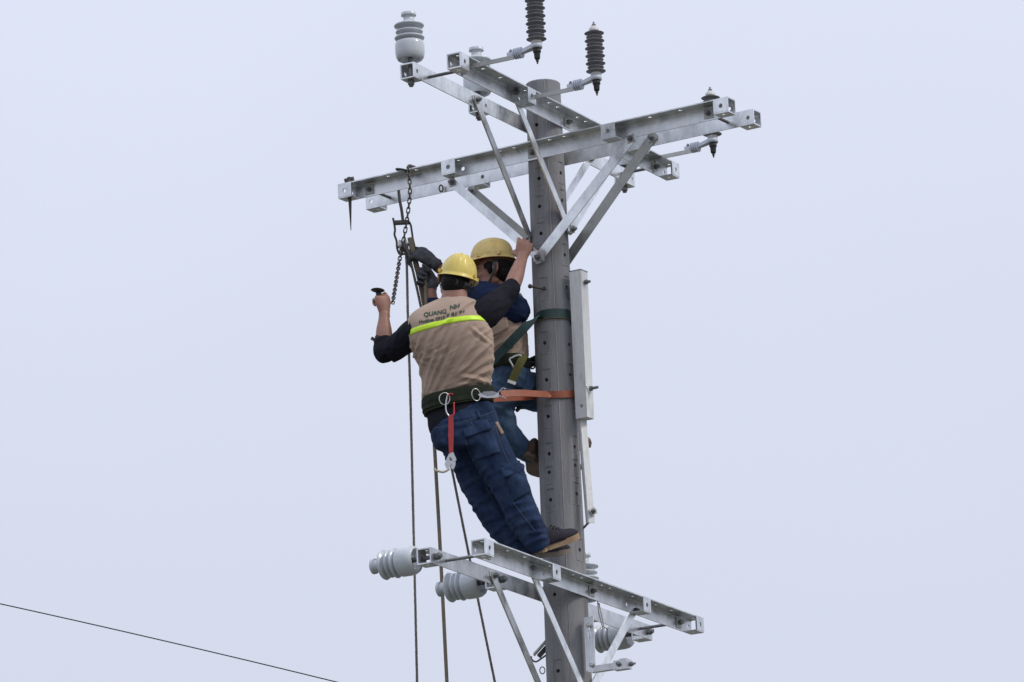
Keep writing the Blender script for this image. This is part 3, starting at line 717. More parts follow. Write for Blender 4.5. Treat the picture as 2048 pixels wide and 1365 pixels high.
def hand(mb, wrist, d, nrm, side, curls, s=1., fat=1., thumb=(.55,.65,.4), thumb2=(.75,.0,.65), spread=.0):
    d = d.normalized(); side = (side-d*side.dot(d)).normalized(); nrm = (nrm-d*nrm.dot(d)-side*nrm.dot(side)).normalized()
    f = fat*s
    mb.loft([wrist-d*.02*s, wrist+d*.012*s, wrist+d*.05*s, wrist+d*.084*s, wrist+d*.094*s], [.026*f,.029*f,.039*f,.041*f,.034*f], [.020*f,.019*f,.018*f,.015*f,.010*f], S=side, n=18)
    Ls = ((.043,.026,.022),(.047,.030,.023),(.043,.028,.022),(.034,.021,.019)); back = (.002,.0,.004,.012)
    for i in range(4):
        c = curls[i] if hasattr(curls[0], '__len__') else curls
        p = wrist + d*(.086-back[i])*s + side*(.0305-.0203*i)*s*fat; pts = [p-d*.03*s, p]; a = 0; rad = [.0095*f, .0100*f]
        for k in range(3):
            a += radians(c[k]); dd = (d*cos(a)+nrm*sin(a)+side*(1.5-i)*spread).normalized()
            m_ = pts[-1]+dd*Ls[i][k]*s*.5; pts += [m_, pts[-1]+dd*Ls[i][k]*s]; rad += [(.0092-.0008*k)*f, (.0090-.0010*k)*f]
        if i == 3: rad = [r*.88 for r in rad]
        mb.tube(spline(pts, 3), spline(rad, 3), 10); mb.ball(pts[-1], rad[-1]*1.0, n=10)
    t0 = wrist+d*.018*s+side*.020*s+nrm*.006*s
    e1 = (d*thumb[0]+side*thumb[1]+nrm*thumb[2]).normalized(); e2 = (d*thumb2[0]+side*thumb2[1]+nrm*thumb2[2]).normalized(); e3 = (e2*1.0+nrm*.3+d*.1).normalized()
    pts = [t0, t0+e1*.045*s, t0+e1*.045*s+e2*.032*s, t0+e1*.045*s+e2*.032*s+e3*.024*s]; rad = [.016*f,.0125*f,.0108*f,.0085*f]
    mb.tube(spline(pts, 4), spline(rad, 4), 10); mb.ball(pts[-1], rad[-1], n=10)

def head(mb, c, fwd, up, s=1.):
    """c: centre of the skull; fwd where the face looks"""
    f = fwd.normalized(); u = (up-f*up.dot(f)).normalized(); l = u.cross(f)
    M = Matrix((l, f, u)).transposed(); q = lambda a, b, e: c + (l*a+f*b+u*e)*s
    R = lambda *r: tuple(k*s for k in r)
    mb.ball(q(0,-.010,.020), R(.075,.092,.078), M)                       # cranium
    mb.ball(q(0,.030,-.035), R(.062,.066,.080), M)                       # face
    mb.ball(q(0,.048,-.080), R(.040,.042,.034), M)                       # chin and jaw
    for sg in (-1, 1):
        mb.ball(q(.036*sg,.052,-.028), R(.026,.030,.024), M)             # cheekbones
        mb.ball(q(.030*sg,.074,.018), R(.024,.018,.010), M)              # brow ridges
        mb.ball(q(.048*sg,.012,-.070), R(.022,.045,.026), M)             # jaw angle
        E = M @ Matrix.Rotation(sg*.35, 3, 'Z')
        mb.ball(q(.079*sg,-.026,-.012), R(.008,.019,.030), E)            # ears
        mb.ball(q(.082*sg,-.035,-.006), R(.007,.010,.024), E)
        mb.ball(q(.077*sg,-.018,-.038), R(.006,.010,.010), E)
        mb.ball(q(.017*sg,.094,-.037), R(.010,.010,.009), M)             # nostrils
    mb.tube([q(0,.088,.014), q(0,.098,-.008), q(0,.110,-.028), q(0,.106,-.040), q(0,.090,-.044)], [.008*s,.009*s,.013*s,.012*s,.009*s], 12)
    mb.ball(q(0,.086,-.060), R(.024,.012,.006), M); mb.ball(q(0,.083,-.070), R(.020,.012,.007), M)      # lips
    return M, q
def eyes(parent, q, M, s=1.):
    for sg in (-1, 1):
        obj('eye', MB().ball(q(.031*sg,.0775,-.002), .0105*s, M, n=14), EYEW, parent)
        obj('eyebrow', MB().ball(q(.032*sg,.0885,.020), (.020*s,.006*s,.0045*s), M, n=10), HAIR, parent)

def helmet(parent, c, fwd, up, mat_, a=.100, b=.122, hgt=.135, visor=.032, ribs=True):
    """hard hat whose brim is centred on c"""
    f = fwd.normalized(); u = (up-f*up.dot(f)).normalized(); l = f.cross(u); M = Matrix((l, f, u)).transposed(); m = MB(); n, rws = 96, 30; vs = []; fs = []
    for i in range(rws+1):
        t = i/rws; th = t*pi/2
        for j in range(n):
            ph = 2*pi*j/n; cs, sn = cos(ph), sin(ph)
            r = cos(th)**.82; z = hgt*sin(th)**.92
            x, y = a*cs*r, b*sn*r
            if i <= 1:                                                   # brim
                k = 1.0 if i == 0 else .72
                fl = .012*k + visor*k*max(0, sn)**2.2
                x += fl*cs; y += fl*sn; z = .004*i - (.008*max(0, sn)**2 if i == 0 else .0)
            if ribs and t > .2:
                g = sum(math.exp(-((x-x0)/.0085)**2)*hh for x0, hh in ((0,.0065),(-.030,.0042),(.030,.0042)))*min(1, max(0, (t-.2)/.25))
                x, y, z = x*(1+g*1.5), y*(1+g*3), z+g
            vs.append(c+M @ Vector((x, y, z)))
    for i in range(rws):
        for j in range(n): fs.append((i*n+j, i*n+(j+1) % n, (i+1)*n+(j+1) % n, (i+1)*n+j))
    m.add(vs, fs, True)
    me = evaluated(m.mesh('hat'), [('SOLIDIFY', dict(thickness=.003, offset=-1)), ('BEVEL', dict(width=.001, segments=1, angle_limit=radians(60)))])
    o = obj('helmet', me, mat_, parent)
    for sg in (-1, 1):                                                   # accessory slots
        for y in (-.052, .045):
            e = sqrt(max(.01, 1-(y/b)**2)); obj('slot_rim', MB().box(c+M @ Vector((sg*(a*e*.985+.004), y, .020)), (.005,.017,.008), M @ Matrix.Rotation(-sg*math.asin(y/b)*.8*(-1), 3, 'Z').transposed()), mat_, o)
    return o, M
def arc_band(mb, c, M, a, b, z0, z1, p0, p1, n=28, th=.003):
    vs = []; fs = []
    for i in range(n+1):
        ph = p0+(p1-p0)*i/n
        for k in (0, th):
            for z in (z0, z1): vs.append(c+M @ Vector(((a+k)*cos(ph), (b+k)*sin(ph), z)))
    for i in range(n):
        q = i*4; r = q+4; fs += [(q,q+1,r+1,r),(q+2,r+2,r+3,q+3),(q,r,r+2,q+2),(q+1,q+3,r+3,r+1)]
    fs += [(0,2,3,1),(n*4,n*4+1,n*4+3,n*4+2)]
    return mb.add(vs, fs, True)

def shoe(parent, heel, fwd, up, length=.265, sole_m=SOLE, up_m=SHOE, name='shoe', th=.026):
    f = fwd.normalized(); u = (up-f*up.dot(f)).normalized(); l = u.cross(f); M = Matrix((f, l, u)).transposed(); k = length/.265
    W_ = lambda x: .036+.010*math.sin(pi*min(1, max(0, (x-.02)/.26)))**1 if x > .03 else .034
    def outline(g=0.):
        o = []
        xs = [i/16 for i in range(17)]
        for t in xs: o.append((t, 1))
        for t in reversed(xs[1:-1]): o.append((t, -1))
        r = []
        for t, s in o:
            y = (.030*sin(pi*min(1, t*2.2+.0)/2) if t < .45 else .030+.014*sin(pi*(t-.45)/.55*.7)) if t < .8 else .0415*sqrt(max(0, 1-((t-.8)/.2)**2))*1.0
            if t == 0: y = .0
            elif t < .16: y = .031*sqrt(1-(1-t/.16)**2)
            r.append((t*.265*k+(g if t > .5 else -g), s*(y+g)*k))
        return r
    # upper: half-round sections along the foot
    m = MB(); sec = [(.004,.020,.070),(.03,.031,.092),(.07,.035,.098),(.105,.037,.086),(.145,.040,.064),(.19,.043,.048),(.225,.040,.040),(.252,.026,.027),(.262,.008,.012)]
    P = [heel+M @ Vector((x*k, 0, th)) for x, w_, h_ in sec]; vs = []; fs = []; n = 15
    X_ = spline([s_[0] for s_ in sec], 4); Wd = spline([s_[1] for s_ in sec], 4); H_ = spline([s_[2] for s_ in sec], 4)
    for x, w_, h_ in zip(X_, Wd, H_):
        for j in range(n):
            a_ = pi*j/(n-1); vs.append(heel+M @ Vector((x*k, cos(a_)*w_*k, th-.004+sin(a_)**.8*h_*k)))
    for i in range(len(X_)-1):
        for j in range(n-1): fs.append((i*n+j, i*n+j+1, (i+1)*n+j+1, (i+1)*n+j))
        fs.append((i*n, (i+1)*n, (i+1)*n+n-1, i*n+n-1))
    fs += [tuple(range(n)), tuple(range((len(X_)-1)*n, len(X_)*n))[::-1]]
    m.add(vs, fs, True); s0 = obj(name, m, up_m, parent)
    ol = outline(.002); m = MB(); nn = len(ol); zz = lambda x: .006*max(0, (x-.2*k)/.065)**2
    vs = [heel+M @ Vector((x, y, zz(x))) for x, y in ol]+[heel+M @ Vector((x*1.0, y*1.03, th+zz(x))) for x, y in ol]
    m.add(vs, [tuple(range(nn))[::-1], tuple(range(nn, 2*nn))]+[(i, (i+1) % nn, nn+(i+1) % nn, nn+i) for i in range(nn)])
    obj('sole', m, sole_m, s0)
    for i in range(4):                                                   # laces
        x = .115+i*.017; h_ = .082-.012*i; w_ = .022
        obj('lace', MB().tube(spline([heel+M @ Vector((x*k, -w_, th+h_*.80)), heel+M @ Vector(((x+.004)*k, 0, th+h_*1.02)), heel+M @ Vector((x*k, w_, th+h_*.80))], 4), .0028, 6), up_m, s0)
    return s0
def strip(path, normals, width, th, sub=6):
    """a strap: path of points, outward normals, width across"""
    P = spline([Vector(p) for p in path], sub); Q = spline([Vector(q) for q in normals], sub); m = MB(); vs = []; fs = []
    for i, p in enumerate(P):
        t = (P[min(i+1, len(P)-1)]-P[max(i-1, 0)]).normalized(); nn = (Q[i]-t*Q[i].dot(t)).normalized(); w_ = nn.cross(t)*width/2
        vs += [p-w_, p+w_, p+w_+nn*th, p-w_+nn*th]
    for i in range(len(P)-1):
        for j in range(4): fs.append((i*4+j, i*4+(j+1) % 4, i*4+4+(j+1) % 4, i*4+4+j))
    fs += [(0,3,2,1), (len(P)*4-4, len(P)*4-3, len(P)*4-2, len(P)*4-1)]
    return m.add(vs, fs, False)

# ============================== the worker in front
F = thing('person', 'worker in beige vest with printed back and lime stripe, standing on the lowest cross-arm', 'person', at(1085, 1112, -.38))
b_ = MB()
Fh = at(912, 556, FY+.01); ff = Vector((.10, 1, -.02)); fu = im(.17, 1)
MF, qF = head(b_, Fh, ff, fu)
b_.loft([at(910,575,FY), at(909,592,FY-.01), at(908,612,FY-.01)], [.062,.066,.080], [.062,.064,.070], S=(1,0,0))
torso(b_, [(920,860,FY,52,.085,-.15),(915,790,FY,52,.085,-.15),(906,720,FY,60,.10,-.12),(895,660,FY,58,.095,-.16),(900,625,FY,42,.07,-.15),(908,605,FY,22,.05,0)])
limb(b_, [(850,655,FY,24),(825,672,FY,22),(785,700,-.42,15)]); limb(b_, [(785,700,-.42,14),(776,698,-.40,14),(769,680,-.38,16.5),(768,662,-.37,16),(768,640,-.36,11.5),(768,628,-.355,10.5)])
limb(b_, [(940,640,FY,24),(975,618,-.43,22),(1018,583,-.35,17)]); limb(b_, [(1014,585,-.35,15),(1024,572,-.33,16.5),(1032,552,-.29,16),(1039,532,-.24,13),(1044,518,-.205,11),(1045,512,-.19,11)])
for leg in ([(918,875,-.40,24),(938,932,-.33,20),(975,1010,-.30,17),(1033,1078,-.315,13),(1054,1098,-.32,10)], [(965,880,-.445,24),(1005,948,-.45,21),(1037,1012,-.45,18),(1066,1068,-.425,13),(1080,1090,-.405,10)]): limb(b_, leg)
# right hand gripping the brace end; left hand closed round the tool
hand(b_, at(1044,517,-.195), im(.16,.97,.22), im(.1,-.15,1), im(-1,.12), ((30,40,30),(34,46,34),(38,50,36),(42,54,40)), s=1.0, fat=1.08, spread=.07, thumb=(.5,.55,.55), thumb2=(.7,-.1,.7))
hand(b_, at(769,628,-.355), im(-.14,1,-.02), im(-.55,0,.85), im(.85,.1,.5), ((40,88,60),(52,92,60),(62,92,60),(70,92,60)), s=1.0, fat=1.10, thumb=(.72,.25,.50), thumb2=(.45,-.85,.35))
obj('body', remesh(b_, .0042, 2), SKIN, F)
# hair: cap of short hair under the hat, down to the nape
m = MB(); m.ball(qF(0,-.018,.022), (.0795,.094,.090), MF, n=32); m.ball(qF(0,-.046,-.040), (.066,.056,.066), MF, n=28)
hm = m.mesh('hair')
bm = bmesh.new(); bm.from_mesh(hm); Mi = MF.inverted()
bmesh.ops.delete(bm, geom=[v for v in bm.verts if (Mi @ (v.co-Fh)).z > -.006 or (Mi @ (v.co-Fh)).y > .045 or (Mi @ (v.co-Fh)).z < -.096 or ((Mi @ (v.co-Fh)).y > -.012 and (Mi @ (v.co-Fh)).z < .0)], context='VERTS'); bm.to_mesh(hm); bm.free()
obj('hair', hm, HAIR, F); eyes(F, qF, MF)
bc_ = at(915.5, 558.5, FY+.02); hat, MH = helmet(F, bc_, Vector((.06,1,.10)), im(.175,.98), HATY, a=.096, b=.118, hgt=.130)
hb = MB(); arc_band(hb, bc_, MH, .079, .100, -.052, -.016, radians(180), radians(360)); obj('nape_band', hb, mat('band_plastic', (.035,.04,.04), .35, var=.5, vscale=60), hat)
obj('ratchet_knob', MB().lathe([(0,-.008),(.020,-.008),(.020,.006),(.016,.010),(0,.010)], o=bc_+MH @ Vector((0,-.103,-.034)), ax=MH @ Vector((0,-1,0)), n=20), BLACK, hat)
for sg in (-1, 1):
    obj('chin_strap', MB().tube(spline([bc_+MH @ Vector((sg*.088,-.01,-.002)), bc_+MH @ Vector((sg*.087,-.004,-.035)), bc_+MH @ Vector((sg*.068,.03,-.085))], 4), .006, 6, flat=(MH @ Vector((1,0,0)), .4)), BLACK, hat)
# shirt: torso, long hem below the belt, sleeves pushed to the elbow
m = MB()
torso(m, [(922,850,FY,62,.108,-.27),(920,830,FY,64,.110,-.24),(916,800,FY,63,.106,-.18),(910,740,FY,66,.110,-.13),(900,675,FY,72,.112,-.16),(890,640,FY,66,.10,-.2),(900,610,FY,40,.07,-.12),(908,599,FY,27,.062,-.05)])
limb(m, [(868,658,-.49,36),(835,664,-.485,36),(812,681,-.45,33),(788,700,-.41,28.5),(776,708,-.40,25)], flat=.80); limb(m, [(779,713,-.40,20),(772,703,-.39,25),(768,690,-.385,21),(768,677,-.38,18.5)])
limb(m, [(915,650,-.48,38),(950,640,-.475,39),(976,623,-.45,37),(1000,602,-.39,30),(1018,583,-.35,24.5),(1026,571,-.33,20.5)], flat=.80)
me = remesh(m, .0075, 2)
def fsh(co, n):
    k = folds(co, im(.8,.5), 30, 3)
    return .0045*k*(1 if co.x > at(985,600,FY).x or co.x < at(815,600,FY).x else .4)
obj('shirt', displace(me, fsh), SHIRT, F)
# vest
m = MB()
torso(m, [(914,806,FY,60,.105,-.18),(914,797,FY,64,.112,-.17),(913,775,FY,68,.116,-.14),(914,745,FY,70.5,.119,-.12),(910.5,710,FY,76,.123,-.13),(900,675,FY,81,.125,-.16),(890,648,FY,74.5,.12,-.19),(886,630,FY,71,.108,-.205),(889,616,FY,63,.092,-.195),(899,606,FY,46,.076,-.13),(907,600,FY,31,.068,-.06)], n=220, sub=22, ex=2.5)
vm = m.mesh('vest')
dfold = im(.80,.60); pfold = Vector((-dfold.z, 0, dfold.x))
sl_, sr_ = at(813, 674.5, FY-.10), at(955, 643.5, FY-.10)        # lower edge of the stripe
FOLDS = [((846,778),(884,664),5,.0075),((852,784),(902,662),4.5,.0075),((864,784),(931,656),5,.0085),((873,785),(962,676),4.5,.0065),((882,780),(974,692),5,.0080),
         ((893,777),(980,712),4.5,.0075),((904,776),(980,731),5,.0070),((838,740),(862,674),4,.0055),((829,706),(846,672),4,.005),((925,752),(979,757),4.5,.0075),
         ((915,768),(962,757),4,.006),((958,752),(978,782),4,.0065),((890,788),(940,770),4,.006),((857,786),(918,668),3,.004),((944,660),(978,684),4,.005)]
FW3 = []
for (a0, b0), (a1, b1), wd, am in FOLDS:
    p0, p1 = at(a0, b0, FY-.13), at(a1, b1, FY-.13); p0.y = p1.y = 0; FW3.append((p0, (p1-p0).normalized(), (p1-p0).length, wd*PX, am))
HV0, HV1 = at(946, 601, FY-.11), at(880, 660, FY-.14)
def vfold(co, n):
    t = (co.x-sl_.x)/(sr_.x-sl_.x); below = (sl_.z+(sr_.z-sl_.z)*t) - co.z
    amp = .0062*min(1, max(.0, below/.05)) + .0012
    k = folds(co, im(.62,.78), 20, 7, .12)*.6 + folds(co, im(.86,.50), 34, 2, .10)*.5
    d = amp*k*max(.15, .75+1.5*noise.noise(co*7+Vector((2,9,4))))
    if n.y < .15:
        q = Vector((co.x, 0, co.z)); q += Vector((1,0,.4))*.011*noise.noise(co*8)
        for p0, e, L, wd, am in FW3:
            r = q-p0; s = r.dot(e)
            if -.05 < s < L+.05:
                w_ = (r-e*s).length; s_ = s/L; tp = sin(pi*min(1, max(0, (s_+.15)/1.3)))**.7
                d += am*1.55*tp*(math.exp(-abs(w_/wd)**1.35) - .45*math.exp(-((w_-wd*1.6)/(wd*.8))**2))
        e = HV1-HV0; e.y = 0; L = e.length; e = e/L; r = Vector((co.x-HV0.x, 0, co.z-HV0.z)); s = r.dot(e); sd = r.dot(Vector((e.z, 0, -e.x)))
        if -.02 < s < L+.03:
            f = min(1, max(0, (s+.02)/.03))*min(1, max(0, (L+.03-s)/.05))
            d += .013*f*math.exp(-(sd/.010)**2) - .006*f*math.exp(-((sd-.022)/.010)**2)
    return d
vm = displace(vm, vfold)
obj('vest', vm, BEIGE, F); vest = [o for o in F.children if o.name.startswith('vest')][0]
VT = BVHTree.FromPolygons([v.co + F.location for v in vm.vertices], [tuple(p.vertices) for p in vm.polygons])
# reflective stripe wrapped round the vest
NS = 220
def vest_pt(j, edge):
    """point on the vest surface along its ring j, on the stripe's lower (0) or upper (1) edge"""
    a_ = 2*pi*j/NS; return a_
st_v = []; ringn = 120
C0 = at(886, 650, FY)
for j in range(ringn):
    a_ = 2*pi*j/ringn; dr = Vector((cos(a_), sin(a_), 0)); row = []
    for e_ in range(4):
        t = e_/3; zl = 0
        # find the surface from the body axis outward
        base = Vector((C0.x, FY, 0)); x_guess = C0.x + cos(a_)*.19
        z = (sl_.z+(sr_.z-sl_.z)*(x_guess-sl_.x)/(sr_.x-sl_.x)) + .0 + t*.028
        p, n_, i_, _ = VT.ray_cast(Vector((C0.x, FY, z)), dr)
        row.append((p or Vector((x_guess, FY, z)), dr))
    st_v.append(row)
mS = MB(); vs = []; fs = []
for row in st_v: vs += [p+d_*.0022 for p, d_ in row]+[p-d_*.003 for p, d_ in row]
for j in range(ringn):
    a_, c_ = j*8, ((j+1) % ringn)*8
    for e_ in range(3): fs += [(a_+e_, c_+e_, c_+e_+1, a_+e_+1), (a_+4+e_, a_+5+e_, c_+5+e_, c_+4+e_)]
    fs += [(a_, a_+4, c_+4, c_), (a_+3, c_+3, c_+7, a_+7)]
mS.add(vs, fs, True); obj('reflective_stripe', mS, LIME, vest)
# printing on the back of the vest
def lettering(text, x0, y0, x1, y1, height, squeeze=1.):
    cu = bpy.data.curves.new('t', 'FONT'); cu.body = text; cu.size = 1; cu.offset = .030; cu.resolution_u = 3
    o = bpy.data.objects.new('t', cu); C.objects.link(o); dg = bpy.context.evaluated_depsgraph_get(); me = bpy.data.meshes.new_from_object(o.evaluated_get(dg)); bpy.data.objects.remove(o)
    bm = bmesh.new(); bm.from_mesh(me); bmesh.ops.triangulate(bm, faces=bm.faces)
    for _ in range(2): bmesh.ops.subdivide_edges(bm, edges=[e for e in bm.edges if e.calc_length() > .22], cuts=1)
    wd = max(v.co.x for v in bm.verts); dx, dy = (x1-x0)/wd, (y1-y0)/wd
    lost = []
    for v in bm.verts:
        px = x0+v.co.x*dx; py = y0+v.co.x*dy - v.co.y*height/.72
        p, n_ = hit(VT, px, py, .0022)
        if p is None: lost.append(v)
        else: v.co = p
    bmesh.ops.delete(bm, geom=lost, context='VERTS'); bm.to_mesh(me); bm.free()
    obj('lettering', me, INK, vest)
lettering('QUANG', 847.5, 634.5, 893, 627.5, 8.6)
lettering('NH', 899.5, 620.5, 919, 616, 8.6)
lettering('Hotline: 0919', 838, 648, 890, 638.5, 6.6)
lettering('0 81 91', 893, 635, 928.5, 626.5, 6.6)
# trousers
m = MB()
torso(m, [(924,822,FY,60,.106,-.25),(927,838,FY,64,.112,-.22),(930,856,FY,68,.120,-.16),(936,880,FY,71,.124,-.06),(942,900,-.445,66,.112,.0)])
limb(m, [(906,868,-.44,37),(920,895,-.385,35),(938,928,-.33,33),(956,972,-.305,32),(977,1012,-.30,30.5),(1004,1052,-.305,29),(1046,1096,-.32,23),(1058,1106,-.32,20)])
limb(m, [(962,868,-.45,40),(977,895,-.455,40),(995,928,-.455,38.5),(1017,968,-.455,36.5),(1032,1002,-.455,33),(1051,1042,-.445,31),(1072,1080,-.42,26),(1081,1096,-.40,21)])
tm = remesh(m, .0062, 2)
TFOLDS = [((872,884),(912,897),5,.009),((884,902),(930,908),5,.009),((905,925),(950,915),4.5,.008),((925,960),(975,935),5,.007),((945,1000),(990,975),5,.008),((938,985),(985,990),4,.006),
          ((962,1030),(996,1024),4,.005),((978,1056),(1020,1030),6,.007),((1003,1080),(1040,1062),5,.008),((1005,935),(1050,950),4.5,.006),((1010,1015),(1058,1002),5,.007),((1022,1033),(1060,1020),3.5,.005),
          ((1030,1052),(1079,1036),5,.0075),((1050,1066),(1086,1060),3.5,.006),((1052,1085),(1090,1070),4,.0075),((985,1000),(1040,1070),6,.005),((948,905),(1000,990),6,.005),((880,862),(935,850),5,.006),((890,845),(960,835),4,.005)]
TW3 = []
for (a0, b0), (a1, b1), wd, am in TFOLDS:
    p0, p1 = at(a0, b0, FY-.07), at(a1, b1, FY-.07); p0.y = p1.y = 0; TW3.append((p0, (p1-p0).normalized(), (p1-p0).length, wd*PX, am))
def tfold(co, n):
    k1 = folds(co, im(.9,.35), 26, 11, .22); k2 = folds(co, im(.5,-.85), 17, 4, .15)
    zk = co.z-at(1000,1000,FY).z; knee = .45+.55*math.exp(-(zk/.16)**2)+.5*max(0, min(1, (at(1060,1070,FY).z-co.z)/.08))
    d = (.0050*k1*knee + .0050*k2)*max(.15, .8+1.5*noise.noise(co*6+Vector((4,1,7))))
    if n.y < .3:
        q = Vector((co.x, 0, co.z)); q += Vector((1,0,.4))*.013*noise.noise(co*7)
        for p0, e, L, wd, am in TW3:
            r = q-p0; s = r.dot(e)
            if -.03 < s < L+.03:
                w_ = (r-e*s).length; tp = sin(pi*min(1, max(0, (s/L+.15)/1.3)))**.7
                d += am*tp*(math.exp(-abs(w_/wd)**1.35) - .5*math.exp(-((w_-wd*1.6)/(wd*.8))**2))
    return d
tm = displace(tm, tfold); obj('trousers', tm, DENIM, F); tro = [o for o in F.children if o.name.startswith('trousers')][0]
TT = BVHTree.FromPolygons([v.co + F.location for v in tm.vertices], [tuple(p.vertices) for p in tm.polygons])
bul = lambda u, v: .35+1.1*sin(pi*u)**.6*(.3+.7*sin(pi*min(1, v*.9+.1)))
wv = lambda u, v: .7+.9*v+.5*v*sin(u*9)
obj('back_pocket', patch(TT, [(933,872),(982,858),(1000,905),(952,922)], .001, .0075, 12, 12, bul), DENIMP, tro)
obj('pocket_flap', patch(TT, [(925,862),(974,841),(981,861),(931,877)], .0085, .006, 14, 6, wv), DENIMP, tro)
obj('cargo_pocket', patch(TT, [(1010,952),(1046,934),(1060,984),(1026,1004)], .001, .014, 12, 12, bul), DENIMP, tro)
obj('pocket_flap', patch(TT, [(1000,938),(1036,922),(1046,942),(1010,958)], .011, .006, 14, 6, wv), DENIMP, tro)
def binding(tree, pts, parent, mat_, r=.0050, name='binding'):
    P = spline([Vector((a, b, 0)) for a, b in pts], 14); o = []
    for q in P:
        p, n_ = hit(tree, q.x, q.y, r*.3)
        if p: o.append(p)
    if len(o) > 3: obj(name, MB().tube(o, r, 6), mat_, parent)
binding(VT, [(819,640),(818,655),(820,672),(825,688)], vest, BEIGE)
def stitch(tree, pts, parent, off=.0015, r=.0013):
    P = spline([Vector((a, b, 0)) for a, b in pts], 14); o = []
    for q in P:
        p, n_ = hit(tree, q.x, q.y, off)
        if p: o.append(p)
    if len(o) > 3: obj('seam', MB().tube(o, r, 5), STITCH, parent)
stitch(TT, [(940,836),(948,860),(952,866)], tro); stitch(TT, [(868,858),(905,850),(950,838),(985,824)], tro)
stitch(TT, [(990,850),(1003,895),(1022,935),(1040,975)], tro); stitch(TT, [(1022,985),(1024,1000),(1045,1030),(1070,1062)], tro)
stitch(TT, [(930,880),(945,918),(962,950),(985,1000)], tro)
obj('waistband_loop', patch(TT, [(952,822),(957,821),(961,836),(956,838)], .001, .006, 3, 6), DENIMP, tro)
wl = patch(TT, [(989,847),(992.5,845.5),(1005.5,868),(1001,871)], .003, .007, 4, 8); obj('folding_rule', wl, mat('worn_tan_wood', (.10,.065,.045), .6, col2=(.34,.25,.18), vscale=40), tro)
# belt
bl = thing('work_belt', 'dark olive climbing belt round the waist of the front worker', 'belt', at(917, 815, FY))
def belt_ring(mb, cx, cy, hw, hd, sl, h): torso(mb, [(cx+.0, cy+h, FY, hw-.8, hd-.002, sl),(cx, cy+h*.8, FY, hw, hd, sl),(cx, cy-h*.8, FY, hw, hd, sl),(cx, cy-h, FY, hw-.8, hd-.002, sl)], n=64, sub=4)
m = MB(); belt_ring(m, 916, 801, 70.5, .1265, -.17, 13.5); obj('pad', m, OLIVE, bl)
m = MB(); belt_ring(m, 916, 796.5, 72.3, .130, -.17, 7.5); obj('webbing', m, OLIVE, bl)
m = MB(); belt_ring(m, 917, 815, 68.5, .121, -.20, 3); obj('lower_webbing', m, OLIVE, bl)
BT = BVHTree.FromPolygons(m.v, m.f)
mm = MB(); belt_ring(mm, 916, 796.5, 72.3, .130, -.17, 7.5); BT = BVHTree.FromPolygons(mm.v, mm.f)
for px in (858, 872): 
    obj('loop', patch(BT, [(px, 794+(916-px)*.12), (px+7, 793+(916-px)*.12), (px+8, 813+(916-px)*.12), (px+1, 814+(916-px)*.12)], .0, .008, 3, 5), OLIVE, bl)
def d_ring(cx, cy, rx, ry, y, tilt=0.):
    pts = []
    for i in range(28):
        a_ = 2*pi*i/28; pts.append(at(cx+rx*cos(a_), cy+ry*sin(a_)+tilt*cos(a_), y-.012+.012*cos(a_)))
    return MB().tube(pts, .0027, 8, closed=True)
obj('d_ring', d_ring(889, 798, 10.5, 12, FY-.098), CHROME, bl); obj('d_ring', d_ring(952, 790, 8.5, 12, FY-.088, 2), CHROME, bl)
# shoes
shoe(F, at(1077, 1107, -.40), at(1157, 1079, -.30)-at(1081, 1107, -.385), im(.30,1,-.12), .248, th=.031)
shoe(F, at(1060, 1119, -.32), at(1119, 1112, -.22)-at(1060, 1119, -.32), im(.1,1), .255, sole_m=mat('grey_sole', (.20,.17,.15), .8))

# things he holds or carries
tl = thing('pull_handle', 'dark round-topped hand tool held up in the front worker\'s left fist', 'hand tool', at(760, 612, -.34))
hx = im(.05,1,.05); c0 = at(755.5, 581, -.335)
obj('knob', MB().lathe([(0,-.009),(.012,-.009),(.030,-.004),(.0365,0),(.030,.0045),(.010,.008),(0,.0085)], o=c0, ax=hx, n=28), mat('dark_grip_rubber', (.030,.032,.030), .6), tl)
obj('stem', MB().rod(c0-hx*.004, at(762, 618, -.325), .0125, 14), BLACK, tl)
wt = MB(); wt.tube(spline([at(*q_) for q_ in ((753,684,-.40),(751,674,-.40),(755,671,-.41))], 4), .0035, 6)
wt.box(at(747, 679, -.395), (.013,.010,.007), Matrix((im(1,-.6), Yv, im(.6,1))).transposed())
solo('hanging_clip', wt, BLACK, 'small black clip beside the front worker\'s left elbow', 'clip')
cb = thing('carabiner', 'silver and red snap link hanging from the belt ring above the wrench', 'carabiner', at(899, 833, FY-.115))
yk = FY-.122
obj('body', MB().tube(spline([at(*q_, yk) for q_ in ((902,788),(897,789),(894,795),(892,808),(892,820),(895,829),(900,834),(904,833))], 4), .0042, 8), CHROME, cb)
obj('gate', MB().tube(spline([at(*q_, yk) for q_ in ((908,805),(908,818),(908,828),(904,833))], 4), .0040, 8), mat('red_enamel', (.55,.03,.04), .3), cb)
obj('collar', MB().tube(spline([at(*q_, yk) for q_ in ((895,794),(898,789),(903,788),(906,790))], 3), .0047, 8), RED, cb)
wr = thing('adjustable_wrench', 'adjustable wrench with red grip hanging head down behind the front worker', 'wrench', at(902, 940, FY-.135))
wa_, wb_ = at(902, 831, FY-.125), at(899.5, 908, FY-.14); e = (wb_-wa_).normalized(); nr = Vector((0,-1,0)); nr = (nr-e*nr.dot(e)).normalized(); u = e.cross(nr)
def slab(mb, P2, th, y):
    k = len(P2); vs = [at(a, b, y-th/2) for a, b in P2]+[at(a, b, y+th/2) for a, b in P2]
    return mb.add(vs, [tuple(range(k)), tuple(range(k, 2*k))[::-1]]+[(i, i+k, (i+1) % k+k, (i+1) % k) for i in range(k)])
yw = FY-.132
